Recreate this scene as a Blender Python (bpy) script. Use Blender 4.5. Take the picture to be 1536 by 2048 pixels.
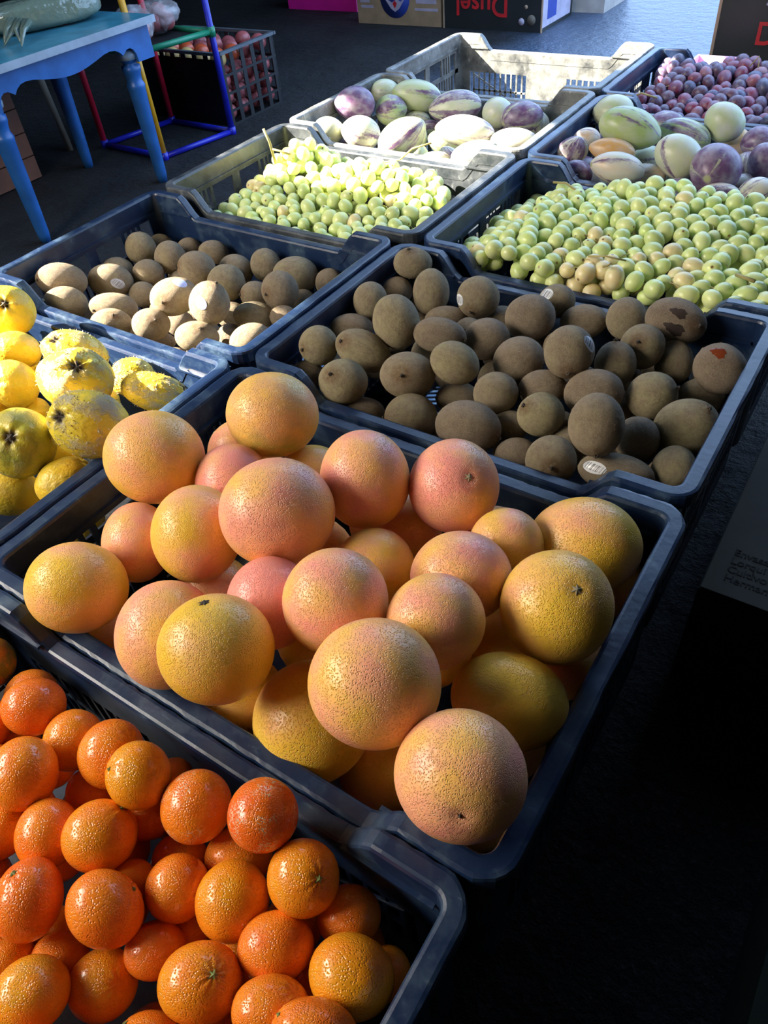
import bpy, bmesh, math, random
import numpy as np
from mathutils import Vector, Matrix, noise

for o in list(bpy.data.objects):
    bpy.data.objects.remove(o)
scene = bpy.context.scene
COL = scene.collection
rnd = random.Random(7)

# ------------------------------------------------------------------ camera, light, exposure
CAM_LOC = (0.68405,-0.16868,0.55635)
CAM_RIGHT=(0.833879,0.545660,-0.083079)
CAM_UP=(-0.334177,0.618916,0.710822)
CAM_BACK=(0.439286,-0.564976,0.698448)
CAM_LENS=26.0185

cam_data = bpy.data.cameras.new('camera')
cam = bpy.data.objects.new('camera', cam_data)
COL.objects.link(cam)
cam_data.sensor_fit = 'AUTO'
cam_data.sensor_width = 36.0
cam_data.lens = CAM_LENS
cam_data.clip_start = 0.02
cam.matrix_world = Matrix(((CAM_RIGHT[0], CAM_UP[0], CAM_BACK[0], CAM_LOC[0]),
                           (CAM_RIGHT[1], CAM_UP[1], CAM_BACK[1], CAM_LOC[1]),
                           (CAM_RIGHT[2], CAM_UP[2], CAM_BACK[2], CAM_LOC[2]),
                           (0, 0, 0, 1)))
scene.camera = cam

world = bpy.data.worlds.new('sky')
scene.world = world
world.use_nodes = True
bg = world.node_tree.nodes['Background']
bg.inputs['Color'].default_value = (0.42, 0.63, 1.0, 1)
bg.inputs['Strength'].default_value = 4.4

SUN_DIR = Vector((-0.72, -0.42, 0.56)).normalized()     # towards the sun
sun_data = bpy.data.lights.new('sun', 'SUN')
sun = bpy.data.objects.new('sun', sun_data)
COL.objects.link(sun)
sun_data.energy = 44.0
sun_data.angle = 0.009
sun_data.color = (1.0, 0.90, 0.74)
sun.rotation_euler = SUN_DIR.to_track_quat('Z', 'Y').to_euler()

# bright street seen through the open side of the market hall, left of and behind the camera
day_data = bpy.data.lights.new('street_daylight', 'AREA')
day = bpy.data.objects.new('street_daylight', day_data)
COL.objects.link(day)
day_data.shape = 'RECTANGLE'
day_data.size = 1.5
day_data.size_y = 1.1
day_data.energy = 95.0
day_data.color = (1.0, 0.91, 0.79)
DAY_DIR = Vector((-0.60, -0.46, 0.66)).normalized()
day.location = Vector((0.25, 0.15, 0.0)) + DAY_DIR * 1.85
day.rotation_euler = DAY_DIR.to_track_quat('Z', 'Y').to_euler()

scene.view_settings.view_transform = 'Standard'
scene.view_settings.look = 'None'
scene.view_settings.gamma = 1.0
scene.view_settings.exposure = 0.0
scene.view_settings.use_curve_mapping = False

FLOOR_Z = -0.50

# ------------------------------------------------------------------ helpers
def tag(o, label=None, cat=None, group=None, kind=None):
    if label: o['label'] = label
    if cat: o['category'] = cat
    if group: o['group'] = group
    if kind: o['kind'] = kind
    return o

def mesh_obj(name, me, mat=None, parent=None, loc=(0, 0, 0)):
    o = bpy.data.objects.new(name, me)
    COL.objects.link(o)
    if mat is not None and not me.materials:
        me.materials.append(mat)
    o.parent = parent
    o.location = loc
    return o

def empty(name, loc=(0, 0, 0), rz=0.0):
    o = bpy.data.objects.new(name, None)
    COL.objects.link(o)
    o.location = loc
    o.rotation_euler = (0, 0, rz)
    o.empty_display_size = 0.02
    return o

class MB:
    """collects geometry for ONE mesh"""
    def __init__(s):
        s.v = []; s.f = []; s.smooth = []
    def add(s, vs, fs, smooth=False):
        b = len(s.v)
        s.v += [tuple(x) for x in vs]
        s.f += [tuple(b + i for i in f) for f in fs]
        s.smooth += [smooth] * len(fs)
        return s
    def box(s, x0, x1, y0, y1, z0, z1, M=None):
        vs = [(x, y, z) for z in (z0, z1) for y in (y0, y1) for x in (x0, x1)]
        if M is not None: vs = [M @ Vector(v) for v in vs]
        return s.add(vs, [(0, 2, 3, 1), (4, 5, 7, 6), (0, 1, 5, 4), (2, 6, 7, 3), (0, 4, 6, 2), (1, 3, 7, 5)])
    def prism(s, poly, axis, a0, a1):
        """polygon in the plane perpendicular to axis ('x','y','z'), extruded a0..a1"""
        def P(p, a):
            return {'x': (a, p[0], p[1]), 'y': (p[0], a, p[1]), 'z': (p[0], p[1], a)}[axis]
        n = len(poly)
        vs = [P(p, a0) for p in poly] + [P(p, a1) for p in poly]
        fs = [tuple(range(n))[::-1], tuple(range(n, 2 * n))]
        fs += [(i, (i + 1) % n, n + (i + 1) % n, n + i) for i in range(n)]
        return s.add(vs, fs)
    def tube(s, pts, radii, seg=8, cap=True):
        pts = [Vector(p) for p in pts]
        if not hasattr(radii, '__len__'): radii = [radii] * len(pts)
        vs = []; fs = []
        up = Vector((0, 0, 1))
        for i, p in enumerate(pts):
            d = (pts[min(i + 1, len(pts) - 1)] - pts[max(i - 1, 0)]).normalized()
            a = d.cross(up)
            if a.length < 1e-3: a = d.cross(Vector((1, 0, 0)))
            a.normalize(); b = d.cross(a)
            for k in range(seg):
                t = 2 * math.pi * k / seg
                vs.append(p + (a * math.cos(t) + b * math.sin(t)) * radii[i])
        for i in range(len(pts) - 1):
            for k in range(seg):
                k2 = (k + 1) % seg
                fs.append((i * seg + k, i * seg + k2, (i + 1) * seg + k2, (i + 1) * seg + k))
        if cap:
            fs.append(tuple(range(seg))[::-1])
            fs.append(tuple(range((len(pts) - 1) * seg, len(pts) * seg)))
        return s.add(vs, fs, True)
    def lathe(s, prof, cx=0, cy=0, seg=20):
        vs = []; fs = []
        for r, z in prof:
            for k in range(seg):
                t = 2 * math.pi * k / seg
                vs.append((cx + r * math.cos(t), cy + r * math.sin(t), z))
        for i in range(len(prof) - 1):
            for k in range(seg):
                k2 = (k + 1) % seg
                fs.append((i * seg + k, i * seg + k2, (i + 1) * seg + k2, (i + 1) * seg + k))
        fs.append(tuple(range(seg))[::-1])
        fs.append(tuple(range((len(prof) - 1) * seg, len(prof) * seg)))
        return s.add(vs, fs, True)
    def mesh(s, name, mat=None, recalc=True):
        me = bpy.data.meshes.new(name)
        me.from_pydata(s.v, [], s.f)
        me.polygons.foreach_set('use_smooth', s.smooth)
        if recalc:
            bm = bmesh.new(); bm.from_mesh(me)
            bmesh.ops.recalc_face_normals(bm, faces=bm.faces)
            bm.to_mesh(me); bm.free()
        if mat is not None: me.materials.append(mat)
        return me
    def build(s, name, mat, parent=None, loc=(0, 0, 0)):
        return mesh_obj(name, s.mesh(name, mat), None, parent, loc)

# ------------------------------------------------------------------ materials
class NT:
    def __init__(s, name):
        s.m = bpy.data.materials.new(name)
        s.m.use_nodes = True
        s.t = s.m.node_tree
        s.b = s.t.nodes['Principled BSDF']
    def n(s, kind, **kw):
        nd = s.t.nodes.new(kind)
        for k, v in kw.items(): setattr(nd, k, v)
        return nd
    def l(s, a, b): s.t.links.new(a, b)
    def noise(s, co, scale, detail=3, rough=0.5, off=None):
        nd = s.n('ShaderNodeTexNoise')
        nd.inputs['Scale'].default_value = scale
        nd.inputs['Detail'].default_value = detail
        nd.inputs['Roughness'].default_value = rough
        s.l(co, nd.inputs['Vector'])
        return nd.outputs['Fac']
    def ramp(s, fac, stops):
        nd = s.n('ShaderNodeValToRGB')
        els = nd.color_ramp.elements
        while len(els) < len(stops): els.new(0.5)
        for e, (p, c) in zip(els, stops):
            e.position = p
            e.color = (c, c, c, 1) if not hasattr(c, '__len__') else (*c, 1)
        s.l(fac, nd.inputs['Fac'])
        return nd.outputs['Color']
    def mix(s, fac, a, b, mode='MIX'):
        nd = s.n('ShaderNodeMix', data_type='RGBA', blend_type=mode)
        for sock, v in ((nd.inputs[0], fac), (nd.inputs[6], a), (nd.inputs[7], b)):
            if isinstance(v, (int, float)): sock.default_value = v
            elif isinstance(v, tuple): sock.default_value = (*v, 1)
            else: s.l(v, sock)
        return nd.outputs[2]
    def math(s, op, a, b=0.0, clamp=False):
        nd = s.n('ShaderNodeMath', operation=op, use_clamp=clamp)
        for sock, v in ((nd.inputs[0], a), (nd.inputs[1], b)):
            if isinstance(v, (int, float)): sock.default_value = v
            else: s.l(v, sock)
        return nd.outputs[0]
    def bump(s, h, strength, dist):
        nd = s.n('ShaderNodeBump')
        nd.inputs['Strength'].default_value = strength
        nd.inputs['Distance'].default_value = dist
        s.l(h, nd.inputs['Height'])
        s.l(nd.outputs['Normal'], s.b.inputs['Normal'])
        return nd
    def set(s, **kw):
        for k, v in kw.items():
            sock = s.b.inputs[k.replace('_', ' ')]
            if isinstance(v, (int, float)): sock.default_value = v
            elif isinstance(v, tuple): sock.default_value = (*v, 1) if len(v) == 3 and sock.type == 'RGBA' else v
            else: s.l(v, sock)
        return s
    def objco(s):
        return s.n('ShaderNodeTexCoord').outputs['Object']
    def cano(s):
        """direction on the fruit's own round body, shifted per fruit so that no two look alike"""
        at = s.n('ShaderNodeAttribute', attribute_type='GEOMETRY', attribute_name='body')
        oi = s.n('ShaderNodeObjectInfo')
        ml = s.n('ShaderNodeMath', operation='MULTIPLY'); ml.inputs[1].default_value = 37.0
        s.l(oi.outputs['Random'], ml.inputs[0])
        va = s.n('ShaderNodeVectorMath', operation='ADD')
        s.l(at.outputs['Vector'], va.inputs[0]); s.l(ml.outputs[0], va.inputs[1])
        s.raw = at.outputs['Vector']
        s.oi = oi
        return va.outputs[0]
    def prop(s, name):
        at = s.n('ShaderNodeAttribute', attribute_type='OBJECT', attribute_name=name)
        return at.outputs['Fac']
    def pole(s):
        sp = s.n('ShaderNodeSeparateXYZ')
        s.l(s.raw, sp.inputs[0])
        return sp.outputs['Z']

def plain(name, col, rough=0.5, bumpscale=None, var=0.25, **kw):
    t = NT(name)
    co = t.objco()
    f = t.noise(co, 14, 4)
    c2 = tuple(c * (1 - var) for c in col)
    t.set(Base_Color=t.mix(t.ramp(f, [(0.35, 0.0), (0.65, 1.0)]), col, c2), Roughness=rough, **kw)
    if bumpscale: t.bump(t.noise(co, bumpscale, 4), 0.3, 0.002)
    return t.m

def mat_crate(name='crate_plastic', base=(0.006, 0.019, 0.060), dusty=(0.075, 0.130, 0.185), lo=0.47, hi=0.75):
    t = NT(name)
    co = t.n('ShaderNodeNewGeometry').outputs['Position']
    big = t.ramp(t.noise(co, 22, 6, 0.65), [(lo, 0.0), (hi, 1.0)])
    st = t.n('ShaderNodeMapping'); st.inputs['Scale'].default_value = (60, 260, 60); st.inputs['Rotation'].default_value = (0, 0, 0.9)
    t.l(co, st.inputs['Vector'])
    scr = t.ramp(t.noise(st.outputs[0], 1.0, 3), [(0.60, 0.0), (0.72, 1.0)])
    spk = t.ramp(t.noise(co, 420, 2), [(0.70, 0.0), (0.78, 1.0)])
    dust = t.math('ADD', t.math('MULTIPLY', big, 0.55), t.math('MULTIPLY', t.math('MULTIPLY', scr, big), 0.9), True)
    dust = t.math('ADD', dust, t.math('MULTIPLY', spk, 0.35), True)
    col = t.mix(dust, base, dusty)
    t.set(Base_Color=col, Roughness=t.ramp(dust, [(0.0, 0.36), (1.0, 0.62)]), Specular_IOR_Level=0.6)
    t.bump(t.noise(co, 90, 5), 0.25, 0.0015)
    return t.m

def mat_grapefruit():
    t = NT('grapefruit_peel')
    co = t.cano()
    tone = t.prop('tone'); green = t.prop('green')
    n1 = t.noise(co, 1.1, 3)
    fac = t.math('ADD', t.math('MULTIPLY', t.math('SUBTRACT', n1, 0.5), 1.9), tone, True)
    c = t.ramp(fac, [(0.0, (0.86, 0.52, 0.050)), (0.35, (0.94, 0.51, 0.13)), (0.7, (0.95, 0.43, 0.23)), (1.0, (0.93, 0.32, 0.26))])
    n2 = t.ramp(t.noise(co, 2.2, 3), [(0.30, 0.0), (0.75, 1.0)])
    pol = t.math('MULTIPLY', t.ramp(t.pole(), [(0.2, 0.0), (0.95, 1.0)]), green)
    c = t.mix(t.math('MULTIPLY', t.math('ADD', pol, t.math('MULTIPLY', green, 0.25)), n2, True), c, (0.42, 0.40, 0.045))
    vo = t.n('ShaderNodeTexVoronoi'); vo.inputs['Scale'].default_value = 34; t.l(co, vo.inputs['Vector'])
    por = t.ramp(vo.outputs['Distance'], [(0.0, 1.0), (0.20, 0.0)])
    c = t.mix(t.math('MULTIPLY', por, 0.28), c, (0.62, 0.20, 0.05))
    sc = t.math('MULTIPLY', t.ramp(t.noise(co, 5.5, 6, 0.7), [(0.63, 0.0), (0.70, 1.0)]), t.ramp(t.noise(co, 1.7, 2), [(0.52, 0.0), (0.62, 1.0)]))
    c = t.mix(t.math('MULTIPLY', sc, 0.35), c, (0.38, 0.26, 0.14))
    t.set(Base_Color=c, Roughness=0.36, Specular_IOR_Level=0.55, Subsurface_Weight=0.10, Subsurface_Radius=(0.02, 0.008, 0.003), Subsurface_Scale=0.4)
    h = t.math('ADD', t.math('MULTIPLY', t.ramp(vo.outputs['Distance'], [(0.0, 0.0), (0.45, 1.0)]), 0.5), t.math('MULTIPLY', t.noise(co, 9, 3), 0.35))
    t.bump(h, 0.8, 0.0022)
    return t.m

def mat_clementine():
    t = NT('clementine_peel')
    co = t.cano()
    tone = t.prop('tone'); green = t.prop('green'); net = t.prop('net')
    n1 = t.noise(co, 1.2, 3)
    fac = t.math('ADD', t.math('MULTIPLY', t.math('SUBTRACT', n1, 0.5), 1.0), tone, True)
    c = t.ramp(fac, [(0.0, (0.82, 0.32, 0.012)), (0.45, (0.85, 0.23, 0.014)), (1.0, (0.80, 0.12, 0.012))])
    c = t.mix(t.math('MULTIPLY', t.ramp(t.noise(co, 1.5, 2), [(0.35, 0.0), (0.6, 1.0)]), green, True), c, (0.26, 0.24, 0.025))
    vo = t.n('ShaderNodeTexVoronoi'); vo.inputs['Scale'].default_value = 17; t.l(co, vo.inputs['Vector'])
    por = t.ramp(vo.outputs['Distance'], [(0.0, 1.0), (0.16, 0.0)])
    c = t.mix(t.math('MULTIPLY', por, 0.20), c, (0.45, 0.12, 0.01))
    ve = t.n('ShaderNodeTexVoronoi', feature='DISTANCE_TO_EDGE'); ve.inputs['Scale'].default_value = 5.0
    wob = t.n('ShaderNodeVectorMath', operation='ADD')
    nn = t.n('ShaderNodeTexNoise'); nn.inputs['Scale'].default_value = 2.5; t.l(co, nn.inputs['Vector'])
    t.l(co, wob.inputs[0]); t.l(nn.outputs['Color'], wob.inputs[1]); t.l(wob.outputs[0], ve.inputs['Vector'])
    nets = t.math('MULTIPLY', t.ramp(ve.outputs['Distance'], [(0.022, 1.0), (0.05, 0.0)]), t.ramp(t.noise(co, 1.4, 3), [(0.50, 0.0), (0.55, 1.0)]))
    c = t.mix(t.math('MULTIPLY', nets, net), c, (0.74, 0.52, 0.32))
    t.set(Base_Color=c, Roughness=0.22, Specular_IOR_Level=0.65, Subsurface_Weight=0.08, Subsurface_Radius=(0.02, 0.006, 0.002), Subsurface_Scale=0.3)
    h = t.math('ADD', t.math('MULTIPLY', t.ramp(vo.outputs['Distance'], [(0.0, 0.0), (0.5, 1.0)]), 0.6), t.math('MULTIPLY', t.noise(co, 6, 3), 0.28))
    t.bump(h, 0.6, 0.0016)
    return t.m

def mat_kiwi():
    t = NT('kiwi_skin')
    co = t.cano()
    tone = t.prop('tone')
    n1 = t.noise(co, 1.6, 4, 0.6)
    fac = t.math('ADD', t.math('MULTIPLY', t.math('SUBTRACT', n1, 0.5), 1.3), tone, True)
    c = t.ramp(fac, [(0.0, (0.23, 0.170, 0.125)), (0.5, (0.30, 0.240, 0.155)), (1.0, (0.36, 0.325, 0.165))])
    blot = t.ramp(t.noise(co, 4.5, 5, 0.65), [(0.42, 0.0), (0.66, 1.0)])
    c = t.mix(t.math('MULTIPLY', blot, 0.45), c, (0.12, 0.085, 0.055))
    fz = t.ramp(t.noise(co, 26, 5, 0.75), [(0.50, 0.0), (0.68, 1.0)])
    c = t.mix(t.math('MULTIPLY', fz, 0.7), c, (0.52, 0.43, 0.31))
    p = t.pole()
    tip = t.math('MULTIPLY', t.ramp(p, [(0.86, 0.0), (0.97, 1.0)]), t.ramp(t.noise(co, 7, 3), [(0.3, 0.3), (0.6, 1.0)]))
    c = t.mix(t.math('MULTIPLY', tip, 0.75), c, (0.16, 0.085, 0.035))
    t.set(Base_Color=c, Roughness=0.72, Specular_IOR_Level=0.25, Sheen_Weight=0.3, Sheen_Roughness=0.45, Sheen_Tint=(0.75, 0.6, 0.42))
    h = t.math('ADD', t.noise(co, 34, 5, 0.75), t.math('MULTIPLY', t.noise(co, 5, 3), 1.5))
    t.bump(h, 0.8, 0.0030)
    return t.m

def mat_quince():
    t = NT('quince_skin')
    co = t.cano()
    tone = t.prop('tone'); fluff = t.prop('fluff')
    n1 = t.noise(co, 1.4, 3)
    fac = t.math('ADD', t.math('MULTIPLY', t.math('SUBTRACT', n1, 0.5), 1.2), tone, True)
    c = t.ramp(fac, [(0.0, (0.30, 0.32, 0.05)), (0.4, (0.66, 0.52, 0.045)), (1.0, (0.80, 0.50, 0.035))])
    c = t.mix(t.ramp(t.noise(co, 4, 5, 0.7), [(0.64, 0.0), (0.74, 0.6)]), c, (0.33, 0.19, 0.06))
    fl = t.math('MULTIPLY', t.ramp(t.math('ADD', t.math('MULTIPLY', t.noise(co, 1.9, 4), 0.75), t.math('MULTIPLY', t.noise(co, 11, 4, 0.7), 0.3)), [(0.52, 0.0), (0.64, 1.0)]), fluff, True)
    c = t.mix(fl, c, (0.50, 0.45, 0.30))
    p = t.pole()
    c = t.mix(t.ramp(p, [(0.965, 0.0), (0.99, 1.0)]), c, (0.06, 0.04, 0.025))
    t.set(Base_Color=c, Roughness=t.ramp(fl, [(0.0, 0.36), (1.0, 0.9)]), Specular_IOR_Level=0.45)
    h = t.math('ADD', t.math('MULTIPLY', t.math('MULTIPLY', t.noise(co, 24, 5, 0.7), fl), 2.2), t.math('MULTIPLY', t.noise(co, 5, 3), 0.8))
    t.bump(h, 0.6, 0.004)
    return t.m

def mat_pepino():
    t = NT('pepino_skin')
    co = t.cano()
    tone = t.prop('tone'); purple = t.prop('purple')
    n1 = t.noise(co, 1.3, 2)
    fac = t.math('ADD', t.math('MULTIPLY', t.math('SUBTRACT', n1, 0.5), 0.7), tone, True)
    c = t.ramp(fac, [(0.0, (0.36, 0.46, 0.15)), (0.4, (0.60, 0.62, 0.42)), (0.7, (0.72, 0.62, 0.50)), (1.0, (0.66, 0.36, 0.11))])
    # stripes run from the stem end to the tip
    sx = t.n('ShaderNodeSeparateXYZ'); t.l(t.raw, sx.inputs[0])
    az = t.math('ARCTAN2', sx.outputs['Y'], sx.outputs['X'])
    cb = t.n('ShaderNodeCombineXYZ')
    t.l(t.math('COSINE', az), cb.inputs[0]); t.l(t.math('SINE', az), cb.inputs[1]); t.l(t.math('MULTIPLY', sx.outputs['Z'], 0.18), cb.inputs[2])
    ml = t.math('MULTIPLY', t.oi.outputs['Random'], 53.0)
    va = t.n('ShaderNodeVectorMath', operation='ADD'); t.l(cb.outputs[0], va.inputs[0]); t.l(ml, va.inputs[1])
    wv = t.n('ShaderNodeVectorMath', operation='ADD'); t.l(va.outputs[0], wv.inputs[0])
    ns = t.n('ShaderNodeTexNoise'); ns.inputs['Scale'].default_value = 6; ns.inputs['Detail'].default_value = 4; t.l(co, ns.inputs['Vector'])
    sc = t.n('ShaderNodeVectorMath', operation='SCALE'); sc.inputs['Scale'].default_value = 0.22; t.l(ns.outputs['Color'], sc.inputs[0]); t.l(sc.outputs[0], wv.inputs[1])
    st = t.noise(wv.outputs[0], 1.9, 3, 0.6)
    thr = t.math('ADD', st, t.math('MULTIPLY', t.math('SUBTRACT', purple, 0.5), 0.55))
    stripe = t.ramp(thr, [(0.49, 0.0), (0.60, 1.0)])
    pc = t.mix(t.ramp(t.noise(co, 3, 3), [(0.35, 0.0), (0.65, 1.0)]), (0.11, 0.055, 0.14), (0.20, 0.10, 0.20))
    c = t.mix(stripe, c, pc)
    bloom = t.ramp(t.noise(co, 2.4, 4), [(0.40, 0.0), (0.75, 0.5)])
    c = t.mix(bloom, c, (0.55, 0.55, 0.58))
    p = t.pole()
    c = t.mix(t.ramp(p, [(0.985, 0.0), (0.995, 1.0)]), c, (0.40, 0.40, 0.22))
    t.set(Base_Color=c, Roughness=0.36, Specular_IOR_Level=0.5)
    t.bump(t.noise(co, 6, 3), 0.12, 0.003)
    return t.m

def mat_grape(name, rough, sss, rad, bloom):
    t = NT(name)
    co = t.cano()
    c0 = t.oi.outputs['Color']
    n1 = t.ramp(t.noise(co, 1.6, 3), [(0.35, 0.0), (0.7, 1.0)])
    c = t.mix(t.math('MULTIPLY', n1, bloom[0]), c0, bloom[1])
    p = t.pole()
    c = t.mix(t.ramp(p, [(0.972, 0.0), (0.985, 1.0)]), c, (0.22, 0.13, 0.05))
    t.set(Base_Color=c, Roughness=rough, Specular_IOR_Level=0.5, Subsurface_Weight=sss, Subsurface_Radius=rad, Subsurface_Scale=0.5)
    return t.m

M = {}
M['crate'] = mat_crate()
M['crate_grey'] = mat_crate('sunlit_grey_crate_plastic', (0.022, 0.028, 0.036), (0.15, 0.165, 0.175), 0.38, 0.70)  # lighter grey copy, the sun on these crates put into the colour
M['crate_dusty'] = mat_crate('dusty_crate_plastic', (0.035, 0.040, 0.045), (0.36, 0.37, 0.35), 0.30, 0.60)  # real dust, raised further to put sunlit brightness into the colour
M['grapefruit'] = mat_grapefruit()
M['clementine'] = mat_clementine()
M['kiwi'] = mat_kiwi()
M['quince'] = mat_quince()
M['pepino'] = mat_pepino()
M['grape_green'] = mat_grape('green_grape_skin', 0.30, 0.9, (0.02, 0.02, 0.010), (0.45, (0.74, 0.80, 0.50)))
M['grape_red'] = mat_grape('red_grape_skin', 0.42, 0.15, (0.01, 0.003, 0.004), (0.6, (0.22, 0.24, 0.38)))
M['grape_stem'] = plain('grape_stem_wood', (0.42, 0.34, 0.12), 0.6, 60)
M['stem_green'] = plain('dry_green_stem', (0.20, 0.26, 0.07), 0.7, 200)
M['stem_grey'] = plain('dry_grey_stem_scar', (0.36, 0.30, 0.18), 0.8, 200)
M['stem_dark'] = plain('dark_scar', (0.07, 0.055, 0.04), 0.8, 200)
M['blue_paint'] = plain('blue_paint', (0.020, 0.125, 0.40), 0.38, 40, 0.3)
M['table_top'] = plain('worn_turquoise_paint', (0.055, 0.26, 0.36), 0.30, 30, 0.35)
M['edge_worn'] = plain('worn_pale_edge', (0.34, 0.42, 0.50), 0.5, 60)
M['tube_blue'] = plain('blue_plastic_tube', (0.012, 0.018, 0.42), 0.35)
M['tube_yellow'] = plain('yellow_plastic_tube', (0.75, 0.36, 0.015), 0.35)
M['tube_green'] = plain('green_plastic_tube', (0.015, 0.24, 0.12), 0.35)
M['tube_red'] = plain('red_plastic_tube', (0.55, 0.012, 0.04), 0.35)
M['cardboard'] = plain('brown_cardboard', (0.34, 0.23, 0.13), 0.85, 30)
M['card_dark'] = plain('black_printed_cardboard', (0.012, 0.016, 0.018), 0.5, 30)
M['card_edge'] = plain('bare_cardboard_edge', (0.42, 0.29, 0.19), 0.85, 60)
M['card_green'] = plain('dark_green_printed_cardboard', (0.020, 0.032, 0.016), 0.75, 30)
M['card_white'] = plain('off_white_printed_panel', (0.17, 0.155, 0.125), 0.8, 30, 0.12)
M['pink'] = plain('magenta_print', (0.75, 0.015, 0.32), 0.5, 20, 0.1)
M['ink_red'] = plain('red_ink', (0.55, 0.012, 0.018), 0.6)
M['ink_blue'] = plain('blue_ink', (0.02, 0.05, 0.30), 0.6)
M['ink_pale'] = plain('pale_lilac_ink', (0.42, 0.38, 0.48), 0.7)
M['ink_black'] = plain('black_ink', (0.03, 0.022, 0.012), 0.7)
M['wood_red'] = plain('reddish_wood', (0.16, 0.060, 0.032), 0.7, 25)
M['wood_grey'] = plain('weathered_wood', (0.15, 0.13, 0.10), 0.8, 25)
M['tomato'] = plain('tomato_skin', (0.62, 0.10, 0.035), 0.3)
M['peach'] = plain('pale_fruit_skin', (0.66, 0.44, 0.16), 0.4)
M['apple'] = plain('pinkish_red_fruit_skin', (0.40, 0.10, 0.10), 0.35)

def mat_film(name, col, alpha):
    t = NT(name)
    co = t.objco()
    a = t.ramp(t.noise(co, 16, 3, 0.5), [(0.40, alpha * 0.5), (0.64, min(1, alpha * 1.9))])
    t.set(Base_Color=col, Roughness=0.16, Specular_IOR_Level=0.9, Alpha=a)
    t.bump(t.noise(co, 22, 3, 0.5), 0.7, 0.012)
    return t.m
M['film'] = mat_film('clear_plastic_bag', (0.75, 0.76, 0.80), 0.26)
M['film_dense'] = mat_film('milky_green_plastic_wrap', (0.15, 0.20, 0.15), 2.0)

def mat_sticker():
    t = NT('fruit_sticker_print')
    at = t.n('ShaderNodeAttribute', attribute_type='GEOMETRY', attribute_name='print')
    sp = t.n('ShaderNodeSeparateXYZ'); t.l(at.outputs['Vector'], sp.inputs[0])
    wn = t.n('ShaderNodeTexNoise', noise_dimensions='1D'); wn.inputs['Scale'].default_value = 9.0; wn.inputs['Detail'].default_value = 1.0
    t.l(sp.outputs['X'], wn.inputs['W'])
    bars = t.ramp(wn.outputs['Fac'], [(0.50, 0.0), (0.53, 1.0)])
    yy = t.math('ABSOLUTE', sp.outputs['Y'])
    bars = t.math('MULTIPLY', bars, t.ramp(yy, [(0.50, 1.0), (0.52, 0.0)]))
    tint = t.prop('tint')
    basec = t.mix(tint, (0.72, 0.74, 0.76), (0.30, 0.38, 0.80))
    t.set(Base_Color=t.mix(t.math('MULTIPLY', bars, t.math('SUBTRACT', 1.0, tint)), basec, (0.04, 0.04, 0.05)), Roughness=0.3)
    return t.m
M['sticker'] = mat_sticker()
M['wound'] = plain('wet_red_flesh', (0.22, 0.045, 0.015), 0.12, 120, 0.5)
M['bruise'] = plain('wet_dark_bruise', (0.085, 0.062, 0.055), 0.25, 120, 0.6)
M['fuzz'] = plain('kiwi_fuzz', (0.40, 0.29, 0.17), 0.8)
M['fluff'] = plain('quince_fluff', (0.60, 0.55, 0.42), 0.9)
M['tray'] = plain('pale_pink_plastic', (0.85, 0.55, 0.72), 0.4)

def mat_floor():
    t = NT('asphalt')
    co = t.n('ShaderNodeNewGeometry').outputs['Position']
    sp = t.n('ShaderNodeSeparateXYZ'); t.l(co, sp.inputs[0])
    f = t.noise(co, 3.0, 6, 0.6)
    g = t.noise(co, 90, 3, 0.6)
    # yard wet, blue skylight painted into its colour; roofed ground dry and dark
    wx = t.math('ADD', sp.outputs['X'], t.math('MULTIPLY', t.math('SUBTRACT', f, 0.5), 0.5))
    mr = t.n('ShaderNodeMapRange'); mr.inputs[1].default_value = -1.55; mr.inputs[2].default_value = -1.15
    t.l(wx, mr.inputs[0])
    my = t.n('ShaderNodeMapRange'); my.inputs[1].default_value = 2.0; my.inputs[2].default_value = 2.8
    t.l(sp.outputs['Y'], my.inputs[0])
    wet = t.math('MULTIPLY', mr.outputs[0], my.outputs[0], True)
    c = t.mix(t.ramp(f, [(0.35, 0.0), (0.65, 1.0)]), (0.010, 0.011, 0.012), (0.019, 0.020, 0.022))
    c = t.mix(t.ramp(g, [(0.55, 0.0), (0.75, 0.7)]), c, (0.045, 0.047, 0.050))
    c = t.mix(wet, c, t.mix(t.ramp(g, [(0.4, 0.0), (0.7, 1.0)]), (0.022, 0.040, 0.075), (0.07, 0.12, 0.20)))
    r = t.n('ShaderNodeMapRange'); r.inputs[3].default_value = 0.75; r.inputs[4].default_value = 0.30
    t.l(wet, r.inputs[0])
    sl = t.n('ShaderNodeMapRange'); sl.inputs[3].default_value = 0.25; sl.inputs[4].default_value = 0.6
    t.l(wet, sl.inputs[0])
    t.set(Base_Color=c, Roughness=r.outputs[0], Specular_IOR_Level=sl.outputs[0])
    t.bump(t.math('ADD', t.noise(co, 45, 4, 0.7), t.math('MULTIPLY', t.noise(co, 14, 3), 1.5)), 0.8, 0.012)
    return t.m
M['floor'] = mat_floor()
M['awning'] = plain('dark_green_canvas', (0.020, 0.024, 0.020), 0.9, 20)
M['stand'] = plain('dark_stained_boards', (0.012, 0.011, 0.010), 0.8, 25)
M['hall'] = plain('dark_hall_plaster', (0.030, 0.030, 0.030), 0.9, 10)

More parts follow.
